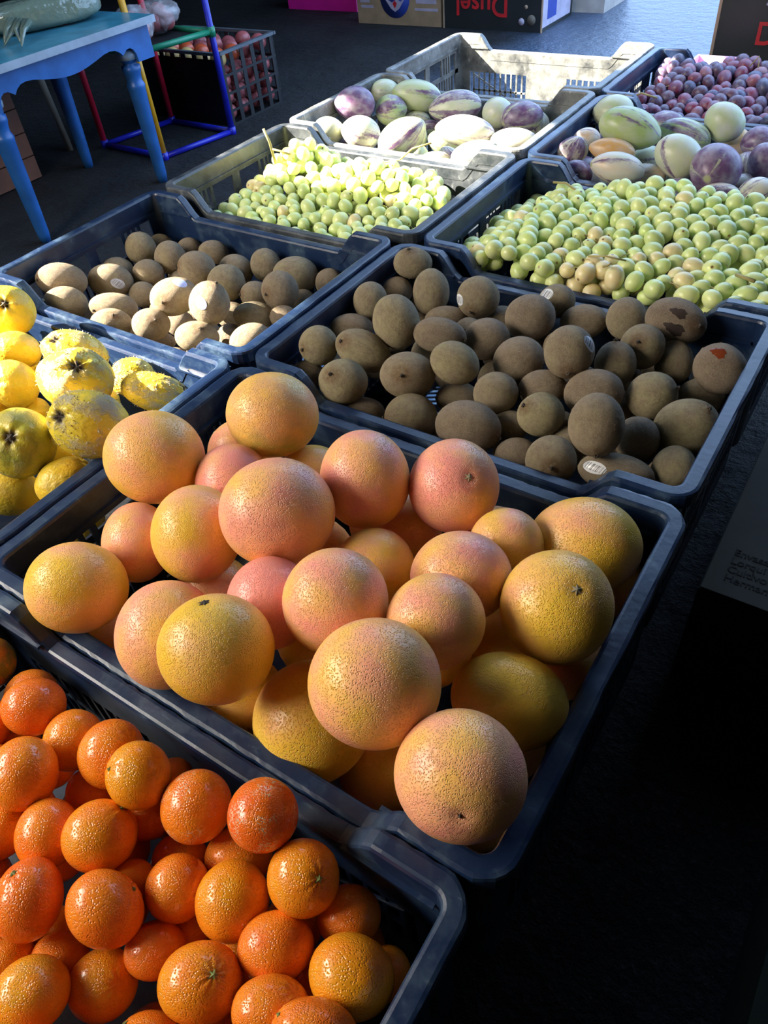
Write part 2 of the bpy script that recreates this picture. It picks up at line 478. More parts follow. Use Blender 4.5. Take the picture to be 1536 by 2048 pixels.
# ------------------------------------------------------------------ the setting
fl = MB().add([(-9, -5, FLOOR_Z), (5, -5, FLOOR_Z), (5, 14, FLOOR_Z), (-9, 14, FLOOR_Z), (-9, -5, FLOOR_Z - .1), (5, -5, FLOOR_Z - .1), (5, 14, FLOOR_Z - .1), (-9, 14, FLOOR_Z - .1)],
              [(0, 1, 2, 3), (4, 7, 6, 5), (0, 4, 5, 1), (1, 5, 6, 2), (2, 6, 7, 3), (3, 7, 4, 0)])
tag(fl.build('floor', M['floor']), 'dark rough asphalt market floor', 'floor', kind='structure')

# unseen canvas roof added for shade, gaps cut to land sun on crates
CEIL_Z = 1.30
sx, sy = SUN_DIR.x / SUN_DIR.z * CEIL_Z, SUN_DIR.y / SUN_DIR.z * CEIL_Z
GAPS = [(-0.66, -0.02, 0.21, 0.61), (-0.66, 0.03, 1.04, 1.47), (-0.66, 0.06, 1.88, 2.25)]       # where the shafts land on the crates
GAPS = [(a + sx, b + sx, c + sy, d + sy) for a, b, c, d in GAPS]
RX0, RX1, RY0, RY1 = -7.0, 2.0, -4.5, 6.6
OPEN = (-1.45, 2.0, 1.8, 6.6)                            # roof left open here to let skylight in at the far right
xs = sorted({RX0, RX1, OPEN[0]} | {g[0] for g in GAPS} | {g[1] for g in GAPS})
ys = sorted({RY0, RY1, OPEN[2]} | {g[2] for g in GAPS} | {g[3] for g in GAPS})
cb = MB()
for i in range(len(xs) - 1):
    for j in range(len(ys) - 1):
        mx, my = (xs[i] + xs[i + 1]) / 2, (ys[j] + ys[j + 1]) / 2
        if any(g[0] < mx < g[1] and g[2] < my < g[3] for g in GAPS + [OPEN]): continue
        cb.box(xs[i], xs[i + 1], ys[j], ys[j + 1], CEIL_Z, CEIL_Z + 0.01)
tag(cb.build('added_roof', M['awning']), 'unseen dark canvas roof added above the stalls, gaps cut for sun', 'added_roof', kind='structure')
tag(MB().box(1.9, 2.0, -4.5, 1.6, FLOOR_Z, CEIL_Z).build('added_wall_right', M['hall']), 'unseen dark wall added to block light from the right', 'wall', kind='structure')  # unseen blocker, keeps sky light off the right side
tag(MB().box(0.72, 1.9, 1.40, 1.46, FLOOR_Z, 0.95).build('added_partition', M['hall']), 'unseen dark partition added to block skylight from the aisle', 'wall', kind='structure')  # unseen, added to keep the aisle floor black
tag(MB().box(-7.0, 2.0, -4.6, -4.5, FLOOR_Z, CEIL_Z).build('added_wall_back', M['hall']), 'unseen dark wall added behind the viewer to block light', 'wall', kind='structure')  # unseen blocker added behind the camera
tag(MB().box(-7.0, -2.5, 6.5, 6.6, FLOOR_Z, CEIL_Z).build('added_wall_far', M['hall']), 'unseen dark wall added at the far end to block skylight', 'wall', kind='structure')  # added to hold back sky light, cut short for the yard's reflections
tag(MB().box(-7.1, -7.0, -4.5, 6.6, FLOOR_Z, CEIL_Z).build('added_wall_left', M['hall']), 'unseen dark wall added at the left to block skylight', 'wall', kind='structure')  # unseen, added with the far wall to darken the ground

# ------------------------------------------------------------------ fruit crates
HX, HY, CH, LIP, DIP = 0.2975, 0.206, 0.25, 0.0178, 0.040
WX, WY = HX - LIP, HY - LIP

def dip_z(x):
    a = abs(x)
    if a >= 0.2175: return 0.0
    if a <= 0.176: return -DIP
    t = (0.2175 - a) / (0.2175 - 0.176)
    return -DIP * (t * t * (3 - 2 * t))

def crate_meshes():
    ms = {}
    cr = 0.012
    # rim: an inverted gutter profile swept round a rounded rectangle
    path = []
    def side(p0, p1, n, nrm, dips):
        for i in range(n + 1):
            t = i / n
            p = (p0[0] + (p1[0] - p0[0]) * t, p0[1] + (p1[1] - p0[1]) * t)
            path.append((p, nrm, dip_z(p[0]) if dips else 0.0))
    def corner(c, a0):
        for k in range(1, 6):
            a = a0 + math.pi / 2 * k / 6
            path.append(((c[0] + cr * math.cos(a), c[1] + cr * math.sin(a)), (math.cos(a), math.sin(a)), 0.0))
    side((WX, -WY + cr), (WX, WY - cr), 14, (1, 0), False)
    corner((WX - cr, WY - cr), 0)
    side((WX - cr, WY), (-WX + cr, WY), 60, (0, 1), True)
    corner((-WX + cr, WY - cr), math.pi / 2)
    side((-WX, WY - cr), (-WX, -WY + cr), 14, (-1, 0), False)
    corner((-WX + cr, -WY + cr), math.pi)
    side((-WX + cr, -WY), (WX - cr, -WY), 60, (0, -1), True)
    corner((WX - cr, -WY + cr), 1.5 * math.pi)
    prof = [(-0.001, -0.026), (-0.001, -0.004), (0.0005, -0.001), (0.003, 0.0), (LIP - 0.004, 0.0), (LIP - 0.001, -0.001), (LIP, -0.004),
            (LIP, -0.019), (LIP - 0.003, -0.019), (LIP - 0.003, -0.004), (0.003, -0.004), (0.003, -0.026)]
    vs, fs, np_ = [], [], len(prof)
    rr = random.Random(5)
    for (p, nv, z) in path:
        jag = rr.uniform(-0.0008, 0.0008)
        for k, (o, dz) in enumerate(prof):
            oo = o + (jag if 5 <= k <= 8 else 0)
            vs.append((p[0] + nv[0] * oo, p[1] + nv[1] * oo, CH + z + dz + (jag * 1.5 if k in (7, 8) else 0)))
    N = len(path)
    for i in range(N):
        j = (i + 1) % N
        for k in range(np_):
            k2 = (k + 1) % np_
            fs.append((i * np_ + k, j * np_ + k, j * np_ + k2, i * np_ + k2))
    ms['rim'] = MB().add(vs, fs).mesh('rim', M['crate'])
    # long panels with the lowered middle
    T = 0.004
    for sgn, key in ((1, 'long_far'), (-1, 'long_near')):
        y0, y1 = sorted((sgn * WY, sgn * (WY + T)))
        e = WX - cr
        top = [(x, CH + dip_z(x) - 0.003) for x in np.linspace(e, -e, 61)]
        b = MB().prism([(-e, 0.150), (e, 0.150)] + top, 'y', y0, y1)
        b.box(-e, e, y0, y1, 0.0, 0.050)
        b.box(-0.062, 0.062, y0, y1, 0.050, 0.150)
        for s in (-1, 1): b.prism([(s * e, 0.05), (s * e, 0.15), (s * (e - 0.022), 0.15), (s * (e - 0.022), 0.05)], 'y', y0, y1)
        # stiffening ledge under each raised corner
        for s in (-1, 1):
            x0, x1 = sorted((s * e, s * 0.185))
            ya, yb = sorted((sgn * WY, sgn * (WY - 0.004)))
            b.box(x0, x1, ya, yb, 0.2135, 0.217)
        ms[key] = b.mesh('side_panel', M['crate'])
        g = MB()
        for s in (-1, 1):
            for i in range(10):
                x = s * (0.075 + i * 0.0175)
                g.box(x - 0.0025, x + 0.0025, y0, y1, 0.050, 0.150)
            a, c = s * 0.064, s * 0.236
            for (za, zb) in ((0.052, 0.148),):
                d = 0.004
                yi, yo = sorted((sgn * (WY - 0.001), sgn * (WY + T * 0.5)))
                g.prism([(a, za), (a, za + d), (c, zb), (c, zb - d)], 'y', yi, yo)
            g.box(*sorted((a, c)), y0, y1, 0.098, 0.103)
        ms[key + '_grille'] = g.mesh('grille', M['crate'])
    for sgn, key in ((1, 'short_right'), (-1, 'short_left')):
        x0, x1 = sorted((sgn * WX, sgn * (WX + T)))
        e = WY - cr
        b = MB().box(x0, x1, -e, e, 0.205, CH - 0.003)
        b.box(x0, x1, -e, e, 0.148, 0.160)
        b.box(x0, x1, -e, e, 0.0, 0.045)
        for yy, w in ((-e + 0.009, 0.009), (e - 0.009, 0.009), (0.0, 0.012)):
            b.box(x0, x1, yy - w, yy + w, 0.045, 0.205)
        xa, xb = sorted((sgn * WX, sgn * (WX - 0.004)))
        b.box(xa, xb, -e, e, 0.2135, 0.217)
        ms[key] = b.mesh('side_panel', M['crate'])
        g = MB()
        for s in (-1, 1):
            for i in range(9):
                y = s * (0.026 + i * 0.0145)
                g.box(x0, x1, y - 0.0023, y + 0.0023, 0.045, 0.148)
            g.box(x0, x1, s * 0.082 - 0.004, s * 0.082 + 0.004, 0.160, 0.205)
            for i in range(3):
                y = s * (0.100 + i * 0.0135)
                g.box(x0, x1, y - 0.003, y + 0.003, 0.160, 0.205)
            g.box(x0, x1, *sorted((s * 0.012, s * 0.142)), 0.092, 0.098)
        ms[key + '_grille'] = g.mesh('grille', M['crate'])
    # corner posts
    for k, (cx, cy, a0) in enumerate(((WX - cr, WY - cr, 0), (-WX + cr, WY - cr, 90), (-WX + cr, -WY + cr, 180), (WX - cr, -WY + cr, 270))):
        poly = []
        for i in range(7):
            a = math.radians(a0 + 90 * i / 6)
            poly.append((cx + (cr + T) * math.cos(a), cy + (cr + T) * math.sin(a)))
        for i in range(6, -1, -1):
            a = math.radians(a0 + 90 * i / 6)
            poly.append((cx + cr * math.cos(a), cy + cr * math.sin(a)))
        ms['post%d' % k] = MB().prism(poly, 'z', 0.0, CH - 0.003).mesh('corner_post', M['crate'])
    b = MB().box(-WX + 0.003, WX - 0.003, -WY + 0.003, WY - 0.003, 0.004, 0.009)
    for i in range(7):
        x = -0.24 + i * 0.08
        b.box(x - 0.002, x + 0.002, -WY + 0.004, WY - 0.004, 0.0, 0.004)
    ms['base'] = b.mesh('base', M['crate'])
    return ms

CM = crate_meshes()
def make_crate(x, y, z, sx, sy, label, group, rz=0.0, mat=None):
    r = empty('fruit_crate', (x, y, z), rz)
    r.scale = (sx, sy, 1.0)
    tag(r, label, 'crate', group)
    mesh_obj('rim', CM['rim'], None, r)
    for k in ('long_far', 'long_near', 'short_right', 'short_left'):
        p = mesh_obj('side_panel', CM[k], None, r)
        tag(mesh_obj('grille', CM[k + '_grille'], None, p), kind='stuff')
    for k in range(4): mesh_obj('corner_post', CM['post%d' % k], None, r)
    mesh_obj('base', CM['base'], None, r)
    if mat:
        for c in r.children_recursive:
            c.material_slots[0].link = 'OBJECT'
            c.material_slots[0].material = mat
    return r

CRATES = [  # x0,x1,y0,y1,label
    (-0.004, 0.603, -0.414, -0.001, 'black plastic crate full of clementines in the lower left corner'),
    (-0.009, 0.616, 0.000, 0.436, 'black plastic crate heaped with grapefruits in the centre foreground'),
    (-0.006, 0.611, 0.445, 0.850, 'black plastic crate of shaded kiwis right behind the grapefruits'),
    (0.022, 0.612, 0.862, 1.276, 'black plastic crate of shaded green grapes behind the near kiwis'),
    (0.016, 0.610, 1.285, 1.698, 'black plastic crate of striped pepinos in front of the dark red grapes'),
    (0.006, 0.604, 1.706, 2.118, 'black plastic crate of dark red grapes at the far right'),
    (-0.620, -0.014, 0.022, 0.437, 'black plastic crate of yellow quinces at the left edge'),
    (-0.618, -0.014, 0.447, 0.856, 'black plastic crate with a low layer of sunlit kiwis'),
    (-0.618, 0.010, 0.872, 1.288, 'black plastic crate of sunlit green grapes beside the blue table'),
    (-0.620, 0.008, 1.296, 1.714, 'black plastic crate of sunlit pepinos in front of the empty crate'),
    (-0.618, 0.000, 1.722, 2.148, 'empty dusty plastic crate at the back with sunlit slatted wall'),
]
for (x0, x1, y0, y1, lab) in CRATES:
    make_crate((x0 + x1) / 2, (y0 + y1) / 2, -CH, (x1 - x0) / (2 * HX), (y1 - y0) / (2 * HY), lab, 'fruit crates on display',
               mat=M['crate_dusty'] if 'empty' in lab else M['crate_grey'] if 'beside the blue' in lab or 'sunlit pepinos' in lab else None)
# low trestle table that carries the crates
dt = empty('display_table', (-0.01, 0.86, FLOOR_Z))
tag(dt, 'low dark table in the shadow underneath the rows of fruit crates', 'table')
for k in range(7):
    x = -0.545 + k * 0.1565
    MB().box(x, x + 0.150, -1.22, 1.24, 0.222, 0.2495).build('board', M['stand'], dt)
for lx in (-0.50, 0.50):
    MB().box(lx - 0.03, lx + 0.03, -1.20, 1.22, 0.17, 0.222).build('beam', M['stand'], dt)
    for ly in (-1.12, -0.4, 0.4, 1.14):
        MB().box(lx - 0.028, lx + 0.028, ly - 0.028, ly + 0.028, 0.0, 0.17).build('leg', M['stand'], dt)

# ------------------------------------------------------------------ fruit
FRUIT = {
 'GF': [
  (0.0705,0.2059,0.0289,0.0564,0.0537,0.0534,0.663,0.695,-0.278,0.294,-0.584,-0.757,0.19,0.79,-0.58,1),
  (0.1485,0.328,0.0337,0.0546,0.0507,0.051,-0.757,-0.629,0.178,-0.268,0.546,0.794,0.36,-0.61,-0.71,1),
  (0.1156,0.0403,-0.0016,0.0505,0.0468,0.0471,0.61,0.707,-0.357,0.388,-0.66,-0.643,-0.74,0.46,-0.5,0),
  (0.1823,0.1513,0.0098,0.0517,0.0471,0.0479,0.349,-0.633,-0.691,-0.702,-0.666,0.254,-0.73,0.55,-0.4,1),
  (0.2663,0.1945,0.043,0.0588,0.0559,0.0556,-0.763,-0.621,0.182,-0.335,0.619,0.71,0.69,-0.72,-0.11,2),
  (0.3051,0.2924,0.0267,0.0537,0.0489,0.0497,0.314,-0.593,-0.741,-0.822,-0.56,0.101,-0.65,0.5,-0.56,1),
  (0.3887,0.3379,0.0156,0.0508,0.0485,0.0481,0.32,-0.598,-0.735,-0.872,-0.489,0.018,0.57,-0.33,0.76,1),
  (0.1082,0.1242,-0.0169,0.0442,0.0378,0.0396,0.357,-0.637,-0.684,-0.654,-0.692,0.304,-0.86,0.31,-0.41,0),
  (0.1564,0.2359,0.0035,0.0445,0.042,0.0419,0.313,-0.599,-0.737,-0.728,-0.65,0.219,-0.73,0.39,-0.56,0),
  (0.3853,0.1301,0.0445,0.0475,0.0464,0.0456,0.387,-0.68,-0.623,-0.805,-0.579,0.131,-0.53,0.11,-0.84,1),
  (0.3112,0.1181,0.0096,0.045,0.0415,0.0419,0.392,-0.677,-0.623,-0.761,-0.619,0.194,-0.41,0.6,-0.69,0),
  (0.2414,0.0451,-0.0013,0.0506,0.0479,0.0478,0.417,-0.687,-0.595,-0.686,-0.667,0.289,-0.22,0.64,-0.74,0),
  (0.3234,0.0398,0.0401,0.0494,0.0473,0.0469,0.725,0.643,-0.247,0.423,-0.699,-0.577,-0.23,0.27,0.94,1),
  (0.4727,0.1579,0.0405,0.0429,0.0417,0.041,0.861,0.508,-0.031,0.39,-0.697,-0.601,0.1,0.34,-0.94,1),
  (0.4567,0.2286,0.0177,0.0479,0.0433,0.0442,-0.873,-0.488,0.008,-0.367,0.668,0.647,-0.05,0.63,-0.78,0),
  (0.3626,0.2192,-0.0124,0.0409,0.0408,0.0396,-0.829,-0.552,0.092,-0.366,0.659,0.657,-0.72,-0.13,-0.69,0),
  (0.4702,0.2989,0.002,0.0377,0.0372,0.0363,0.35,-0.645,-0.679,-0.893,-0.449,-0.034,-0.45,0.89,-0.09,0),
  (0.5317,0.3545,-0.0203,0.0573,0.0505,0.0522,-0.917,-0.384,-0.106,-0.349,0.646,0.679,0.06,0.62,-0.78,0),
  (0.5502,0.2356,0.0229,0.0512,0.0498,0.049,0.374,-0.692,-0.618,-0.906,-0.413,-0.086,0.39,-0.19,0.9,1),
  (0.5503,0.1446,-0.0048,0.0494,0.0415,0.044,-0.957,-0.282,0.071,-0.207,0.832,0.514,0.18,-0.66,-0.73,0),
  (0.469,0.072,0.0582,0.0525,0.0505,0.0499,0.829,0.551,-0.092,0.425,-0.729,-0.536,0.33,0.04,-0.94,2),
  (0.3902,0.0659,-0.0596,0.057,0.0557,0.0546,0.451,-0.741,-0.497,-0.794,-0.587,0.155,0.05,-0.06,-1,0),
  (0.5586,0.0463,0.0433,0.048,0.0462,0.0457,-0.867,-0.498,0.003,-0.447,0.781,0.436,0.42,-0.77,0.48,1),
  (0.4493,0.0832,-0.1282,0.0429,0.0406,0.0405,0.833,0.547,-0.085,0.46,-0.77,-0.441,-0.24,0.26,-0.94,-1),
  (0.2989,0.0583,-0.0806,0.0442,0.0413,0.0415,-0.745,-0.627,0.228,-0.446,0.723,0.528,-0.62,0.77,0.15,-1),
  (0.4911,0.2499,-0.0951,0.0388,0.0387,0.0376,-0.887,-0.461,-0.034,-0.395,0.715,0.577,-0.67,0.63,-0.38,-1),
  (0.5608,0.2515,-0.0731,0.0387,0.0383,0.0374,0.393,-0.728,-0.563,-0.906,-0.413,-0.098,-0.35,0.6,-0.72,-1),
  (0.0842,0.3247,-0.0463,0.047,0.044,0.0441,0.736,0.645,-0.205,0.293,-0.576,-0.763,0.09,-0.41,-0.91,-1),
  (0.1931,0.3275,-0.0463,0.0432,0.0398,0.0402,-0.787,-0.599,0.148,-0.312,0.593,0.742,-0.17,0.86,0.47,-1),
  (0.0763,0.0585,-0.1271,0.0472,0.0439,0.0441,-0.64,-0.689,0.34,-0.418,0.683,0.599,-0.85,0.52,-0.07,-1),
  (0.5563,0.3819,-0.0931,0.0398,0.0386,0.038,-0.92,-0.368,-0.131,-0.362,0.675,0.643,-0.39,0.65,-0.65,-1),
  (0.1871,0.1438,-0.0776,0.0441,0.0421,0.0418,-0.72,-0.65,0.244,-0.388,0.669,0.634,-0.8,0.47,-0.37,-1),
  (0.338,0.3173,-0.0505,0.0402,0.0402,0.039,0.342,-0.629,-0.698,-0.847,-0.528,0.061,-0.48,0.04,-0.88,-1),
  (0.263,0.2328,-0.0649,0.0485,0.0485,0.0485,0.712,-0.688,0.142,-0.106,0.094,0.99,-0.69,-0.72,-0.01,-2),
  (0.4327,0.198,-0.0688,0.0483,0.0483,0.0483,0.543,0.559,-0.627,-0.635,0.762,0.129,0.55,0.33,0.77,-2),
  (0.1077,0.2025,-0.065,0.049,0.049,0.049,0.696,-0.662,0.278,0.66,0.742,0.115,-0.28,0.1,0.95,-2),
  (0.4378,0.3445,-0.0672,0.05,0.05,0.05,-0.838,-0.418,-0.352,-0.543,0.709,0.451,0.06,0.57,-0.82,-2),
  (0.5439,0.0821,-0.0733,0.0481,0.0481,0.0481,0.417,0.88,0.229,-0.124,0.305,-0.944,-0.9,0.37,0.24,-2),
  (0.3312,0.1578,-0.0736,0.0506,0.0506,0.0506,0.38,-0.818,0.433,-0.923,-0.363,0.123,0.06,-0.45,-0.89,-2),
  (0.2777,0.3582,-0.1089,0.0495,0.0495,0.0495,-0.967,0.253,0.017,0.241,0.897,0.369,0.08,0.36,-0.93,-2),
  (0.3616,0.2551,-0.1158,0.0499,0.0499,0.0499,-0.645,0.65,0.402,-0.083,0.464,-0.882,-0.76,-0.6,-0.25,-2),
  (0.5291,0.1705,-0.1252,0.0488,0.0488,0.0488,-0.241,-0.913,-0.329,-0.941,0.137,0.309,-0.24,0.38,-0.89,-2),
  (0.194,0.2722,-0.1167,0.0514,0.0514,0.0514,-0.96,-0.277,-0.031,-0.016,-0.058,0.998,-0.28,0.96,0.05,-2),
  (0.068,0.2801,-0.1221,0.0487,0.0487,0.0487,-0.705,0.508,0.494,-0.593,-0.805,-0.019,0.39,-0.31,0.87,-2),
  (0.1382,0.3518,-0.1227,0.0516,0.0516,0.0516,-0.046,-0.938,-0.343,-0.301,-0.315,0.9,-0.95,0.15,-0.27,-2),
  (0.4404,0.2934,-0.1756,0.0515,0.0515,0.0515,0.55,0.179,-0.815,-0.821,0.292,-0.49,0.15,0.94,0.31,-2),
  (0.2811,0.282,-0.1805,0.0518,0.0518,0.0518,0.999,-0.033,-0.041,0.042,0.968,0.247,0.03,-0.25,0.97,-2),
 ],
 'CL': [
  (0.1633,-0.068,-0.0338,0.0288,0.0271,0.0271,0.593,0.696,-0.404,0.467,-0.706,-0.532,-0.8,0.46,-0.39,0),
  (0.2149,-0.0689,-0.0471,0.0281,0.0266,0.0265,0.486,-0.719,-0.497,-0.627,-0.683,0.375,-0.39,0.61,-0.69,0),
  (0.266,-0.0626,-0.034,0.0295,0.0283,0.028,0.491,-0.728,-0.478,-0.657,-0.67,0.345,0.69,0.46,0.56,0),
  (0.3148,-0.0674,-0.015,0.0284,0.0263,0.0265,-0.765,0.329,0.553,0.355,0.933,-0.064,-0.48,-0.5,0.72,1),
  (0.2201,-0.1172,-0.0237,0.0312,0.0281,0.0287,0.509,-0.721,-0.471,-0.594,-0.69,0.414,-0.78,0.12,-0.62,1),
  (0.1234,-0.1026,-0.0516,0.0253,0.0224,0.0231,0.483,-0.704,-0.522,-0.557,-0.706,0.437,-0.67,-0.02,-0.74,0),
  (0.2521,-0.0911,-0.0696,0.0216,0.0212,0.0207,-0.648,-0.669,0.365,-0.51,0.737,0.444,-0.57,0.75,-0.34,-1),
  (0.2679,-0.1391,-0.0432,0.0282,0.0254,0.026,0.538,-0.737,-0.41,-0.621,-0.675,0.398,-0.69,0.12,-0.71,0),
  (0.3148,-0.1175,-0.0329,0.0294,0.0279,0.0278,0.662,0.658,-0.358,0.53,-0.749,-0.397,0.21,0.84,0.49,1),
  (0.2169,-0.1575,-0.058,0.0259,0.0237,0.024,0.538,-0.729,-0.422,-0.587,-0.684,0.434,-0.3,-0.04,-0.95,-1),
  (0.3679,-0.0582,-0.0297,0.029,0.029,0.0281,0.506,-0.756,-0.416,-0.724,-0.634,0.271,-0.63,0.18,-0.75,0),
  (0.4325,-0.0413,-0.0028,0.0273,0.0272,0.0264,0.499,-0.769,-0.4,-0.768,-0.607,0.207,-0.51,-0.27,-0.82,1),
  (0.3172,-0.0767,-0.0632,0.0247,0.024,0.0236,-0.693,-0.649,0.314,-0.514,0.75,0.416,-0.28,-0.94,-0.16,-1),
  (0.3598,-0.0896,-0.0802,0.0231,0.0205,0.0211,-0.72,-0.632,0.288,-0.528,0.767,0.364,0.36,-0.26,-0.89,-1),
  (0.4054,-0.0626,-0.0748,0.0284,0.0253,0.026,-0.757,-0.611,0.231,-0.518,0.777,0.359,0.21,0.96,-0.19,0),
  (0.302,-0.1809,-0.0355,0.0301,0.0255,0.0269,0.571,-0.741,-0.353,-0.617,-0.671,0.412,-0.37,0.17,0.91,1),
  (0.3602,-0.153,-0.0343,0.0311,0.0257,0.0257,0.877,0.015,-0.48,0.002,-1,-0.028,0.45,0.84,0.31,1),
  (0.3877,-0.1105,-0.0546,0.0255,0.0249,0.0245,0.542,-0.77,-0.336,-0.719,-0.632,0.289,-0.56,0.52,-0.64,0),
  (0.4346,-0.095,-0.048,0.0293,0.0284,0.028,0.536,-0.782,-0.317,-0.754,-0.613,0.237,0.04,-0.09,-1,1),
  (0.4787,-0.0563,-0.0282,0.0278,0.0276,0.0269,-0.794,-0.585,0.167,-0.513,0.791,0.332,0.66,0.05,0.75,1),
  (0.5143,-0.0534,-0.0628,0.0251,0.0225,0.023,0.818,0.562,-0.12,0.513,-0.808,-0.291,-0.36,0.75,-0.56,0),
  (0.4844,-0.1023,-0.0475,0.0283,0.0239,0.0252,-0.783,-0.59,0.194,-0.537,0.8,0.266,0.28,0.06,-0.96,0),
  (0.5445,-0.0887,-0.0403,0.0306,0.0269,0.0278,-0.94,-0.289,0.181,-0.256,0.948,0.187,-0.26,0.17,-0.95,1),
  (0.5582,-0.068,-0.0767,0.0189,0.0175,0.0176,0.515,-0.825,-0.234,-0.835,-0.544,0.079,-0.41,-0.36,-0.84,-1),
  (0.3987,-0.1518,-0.0679,0.023,0.0207,0.0212,-0.714,-0.629,0.309,-0.564,0.777,0.279,-0.4,-0.39,-0.83,0),
  (0.4539,-0.1491,-0.0428,0.0304,0.0263,0.0274,0.745,0.612,-0.266,0.563,-0.79,-0.242,0.47,0.26,0.85,1),
  (0.3318,-0.197,-0.0814,0.0226,0.02,0.0206,-0.656,-0.646,0.391,-0.58,0.762,0.287,0.27,-0.06,-0.96,0),
  (0.3762,-0.1901,-0.0803,0.026,0.0254,0.0249,-0.684,-0.639,0.352,-0.586,0.769,0.257,0.69,0.25,0.67,1),
  (0.3492,-0.2217,-0.0501,0.0268,0.0256,0.0254,-0.641,-0.649,0.41,-0.598,0.757,0.264,-0.14,-0.07,-0.99,1),
  (0.5086,-0.1353,-0.0392,0.0269,0.0215,0.0215,-0.784,-0.588,0.198,-0.552,0.807,0.208,0.4,0.72,0.57,0),
  (0.5469,-0.1309,-0.021,0.0286,0.02,0.02,-0.878,-0.443,0.18,-0.419,0.894,0.158,-0.87,-0.11,0.48,1),
  (0.4702,-0.1704,-0.0785,0.0238,0.0192,0.0192,0.755,0.604,-0.256,0.573,-0.797,-0.191,0.16,0.96,-0.23,0),
  (0.4304,-0.1961,-0.0815,0.0227,0.0182,0.0182,-0.721,-0.618,0.313,-0.586,0.785,0.199,-0.75,-0.01,0.66,0),
  (0.3002,-0.22,-0.0705,0.0219,0.0186,0.0196,-0.622,-0.652,0.434,-0.585,0.755,0.296,0.12,-0.51,-0.85,-1),
  (0.2994,-0.1866,-0.0937,0.0201,0.018,0.0184,0.644,0.653,-0.399,0.571,-0.757,-0.317,-0.29,0.44,-0.85,-1),
  (0.3482,-0.1258,-0.0632,0.0181,0.0171,0.0171,0.691,0.644,-0.33,0.545,-0.763,-0.348,-0.33,0.12,-0.94,-1),
  (0.3059,-0.0407,-0.0743,0.0179,0.0167,0.0168,0.706,0.645,-0.293,0.494,-0.745,-0.448,0.33,0.54,-0.77,-1),
  (0.4024,-0.1209,-0.091,0.0197,0.0167,0.0176,-0.736,-0.619,0.274,-0.548,0.783,0.296,-0.21,0.6,-0.77,-1),
  (0.0669,-0.0535,-0.0518,0.0258,0.0213,0.0213,0.444,-0.683,-0.58,-0.552,-0.718,0.424,-0.74,-0.2,-0.64,0),
  (0.2995,-0.3205,-0.0492,0.0267,0.0267,0.0267,0.575,0.805,-0.144,0.653,-0.558,-0.513,-0.49,0.2,-0.85,-2),
  (0.2251,-0.2462,-0.0581,0.0249,0.0249,0.0249,0.507,0.756,-0.413,0.734,-0.128,0.667,0.45,-0.64,-0.62,-2),
  (0.2554,-0.3379,-0.0466,0.0239,0.0239,0.0239,-0.22,-0.929,0.299,0.595,0.115,0.796,-0.77,0.35,0.53,-2),
  (0.5247,-0.31,-0.0625,0.0251,0.0251,0.0251,0.739,0.322,-0.592,0.58,0.142,0.802,0.34,-0.94,-0.08,-2),
  (0.0474,-0.1334,-0.0527,0.0244,0.0244,0.0244,0.272,0.962,-0.015,-0.933,0.26,-0.249,-0.24,0.08,0.97,-2),
  (0.3485,-0.3373,-0.0541,0.0236,0.0236,0.0236,0.793,0.56,-0.24,0.531,-0.829,-0.176,-0.3,0.01,-0.95,-2),
  (0.156,-0.2494,-0.0437,0.0248,0.0248,0.0248,0.795,0.606,0.007,-0.32,0.41,0.854,0.51,-0.68,0.52,-2),
  (0.4446,-0.2369,-0.0465,0.024,0.024,0.024,-0.035,-0.08,0.996,0.982,-0.19,0.019,0.19,0.98,0.08,-2),
  (0.1533,-0.3455,-0.0693,0.026,0.026,0.026,0.088,-0.822,0.562,0.555,-0.428,-0.713,0.83,0.37,0.42,-2),
  (0.0529,-0.1981,-0.0644,0.0252,0.0252,0.0252,-0.838,-0.421,0.347,0.531,-0.774,0.345,0.12,0.47,0.87,-2),
  (0.0622,-0.2732,-0.0706,0.0254,0.0254,0.0254,-0.138,-0.044,0.989,-0.26,0.966,0.007,-0.96,-0.26,-0.14,-2),
  (0.1095,-0.2169,-0.0669,0.0246,0.0246,0.0246,0.277,0.941,0.193,-0.504,0.313,-0.805,-0.82,0.13,0.56,-2),
  (0.0548,-0.3391,-0.0596,0.0249,0.0249,0.0249,0.137,-0.233,0.963,-0.145,0.957,0.252,-0.98,-0.17,0.1,-2),
  (0.1724,-0.1764,-0.0462,0.0256,0.0256,0.0256,0.327,0.677,0.66,0.324,0.575,-0.751,-0.89,0.46,-0.03,-2),
  (0.251,-0.2102,-0.0421,0.0253,0.0253,0.0253,-0.488,-0.818,-0.305,-0.759,0.571,-0.314,0.43,0.08,-0.9,-2),
  (0.5235,-0.2113,-0.0657,0.0242,0.0242,0.0242,0.349,0.068,-0.935,0.921,-0.21,0.329,-0.17,-0.98,-0.14,-2),
  (0.2648,-0.2742,-0.0662,0.027,0.027,0.027,0.914,0.33,-0.237,-0.396,0.593,-0.702,-0.09,0.73,0.67,-2),
  (0.457,-0.3645,-0.0538,0.0268,0.0268,0.0268,-0.831,0.501,0.243,-0.111,-0.576,0.81,0.55,0.65,0.53,-2),
  (0.1628,-0.1272,-0.0629,0.0243,0.0243,0.0243,0.247,0.101,0.964,-0.309,0.951,-0.021,-0.92,-0.29,0.27,-2),
  (0.1893,-0.3,-0.0655,0.0266,0.0266,0.0266,-0.151,0.785,-0.601,0.559,-0.433,-0.707,-0.82,-0.44,-0.37,-2),
  (0.3147,-0.273,-0.0466,0.0244,0.0244,0.0244,0.644,-0.268,0.717,0.698,-0.178,-0.693,0.31,0.95,0.07,-2),
  (0.384,-0.2571,-0.0708,0.025,0.025,0.025,0.912,0.366,0.186,0.184,-0.769,0.612,0.37,-0.52,-0.77,-2),
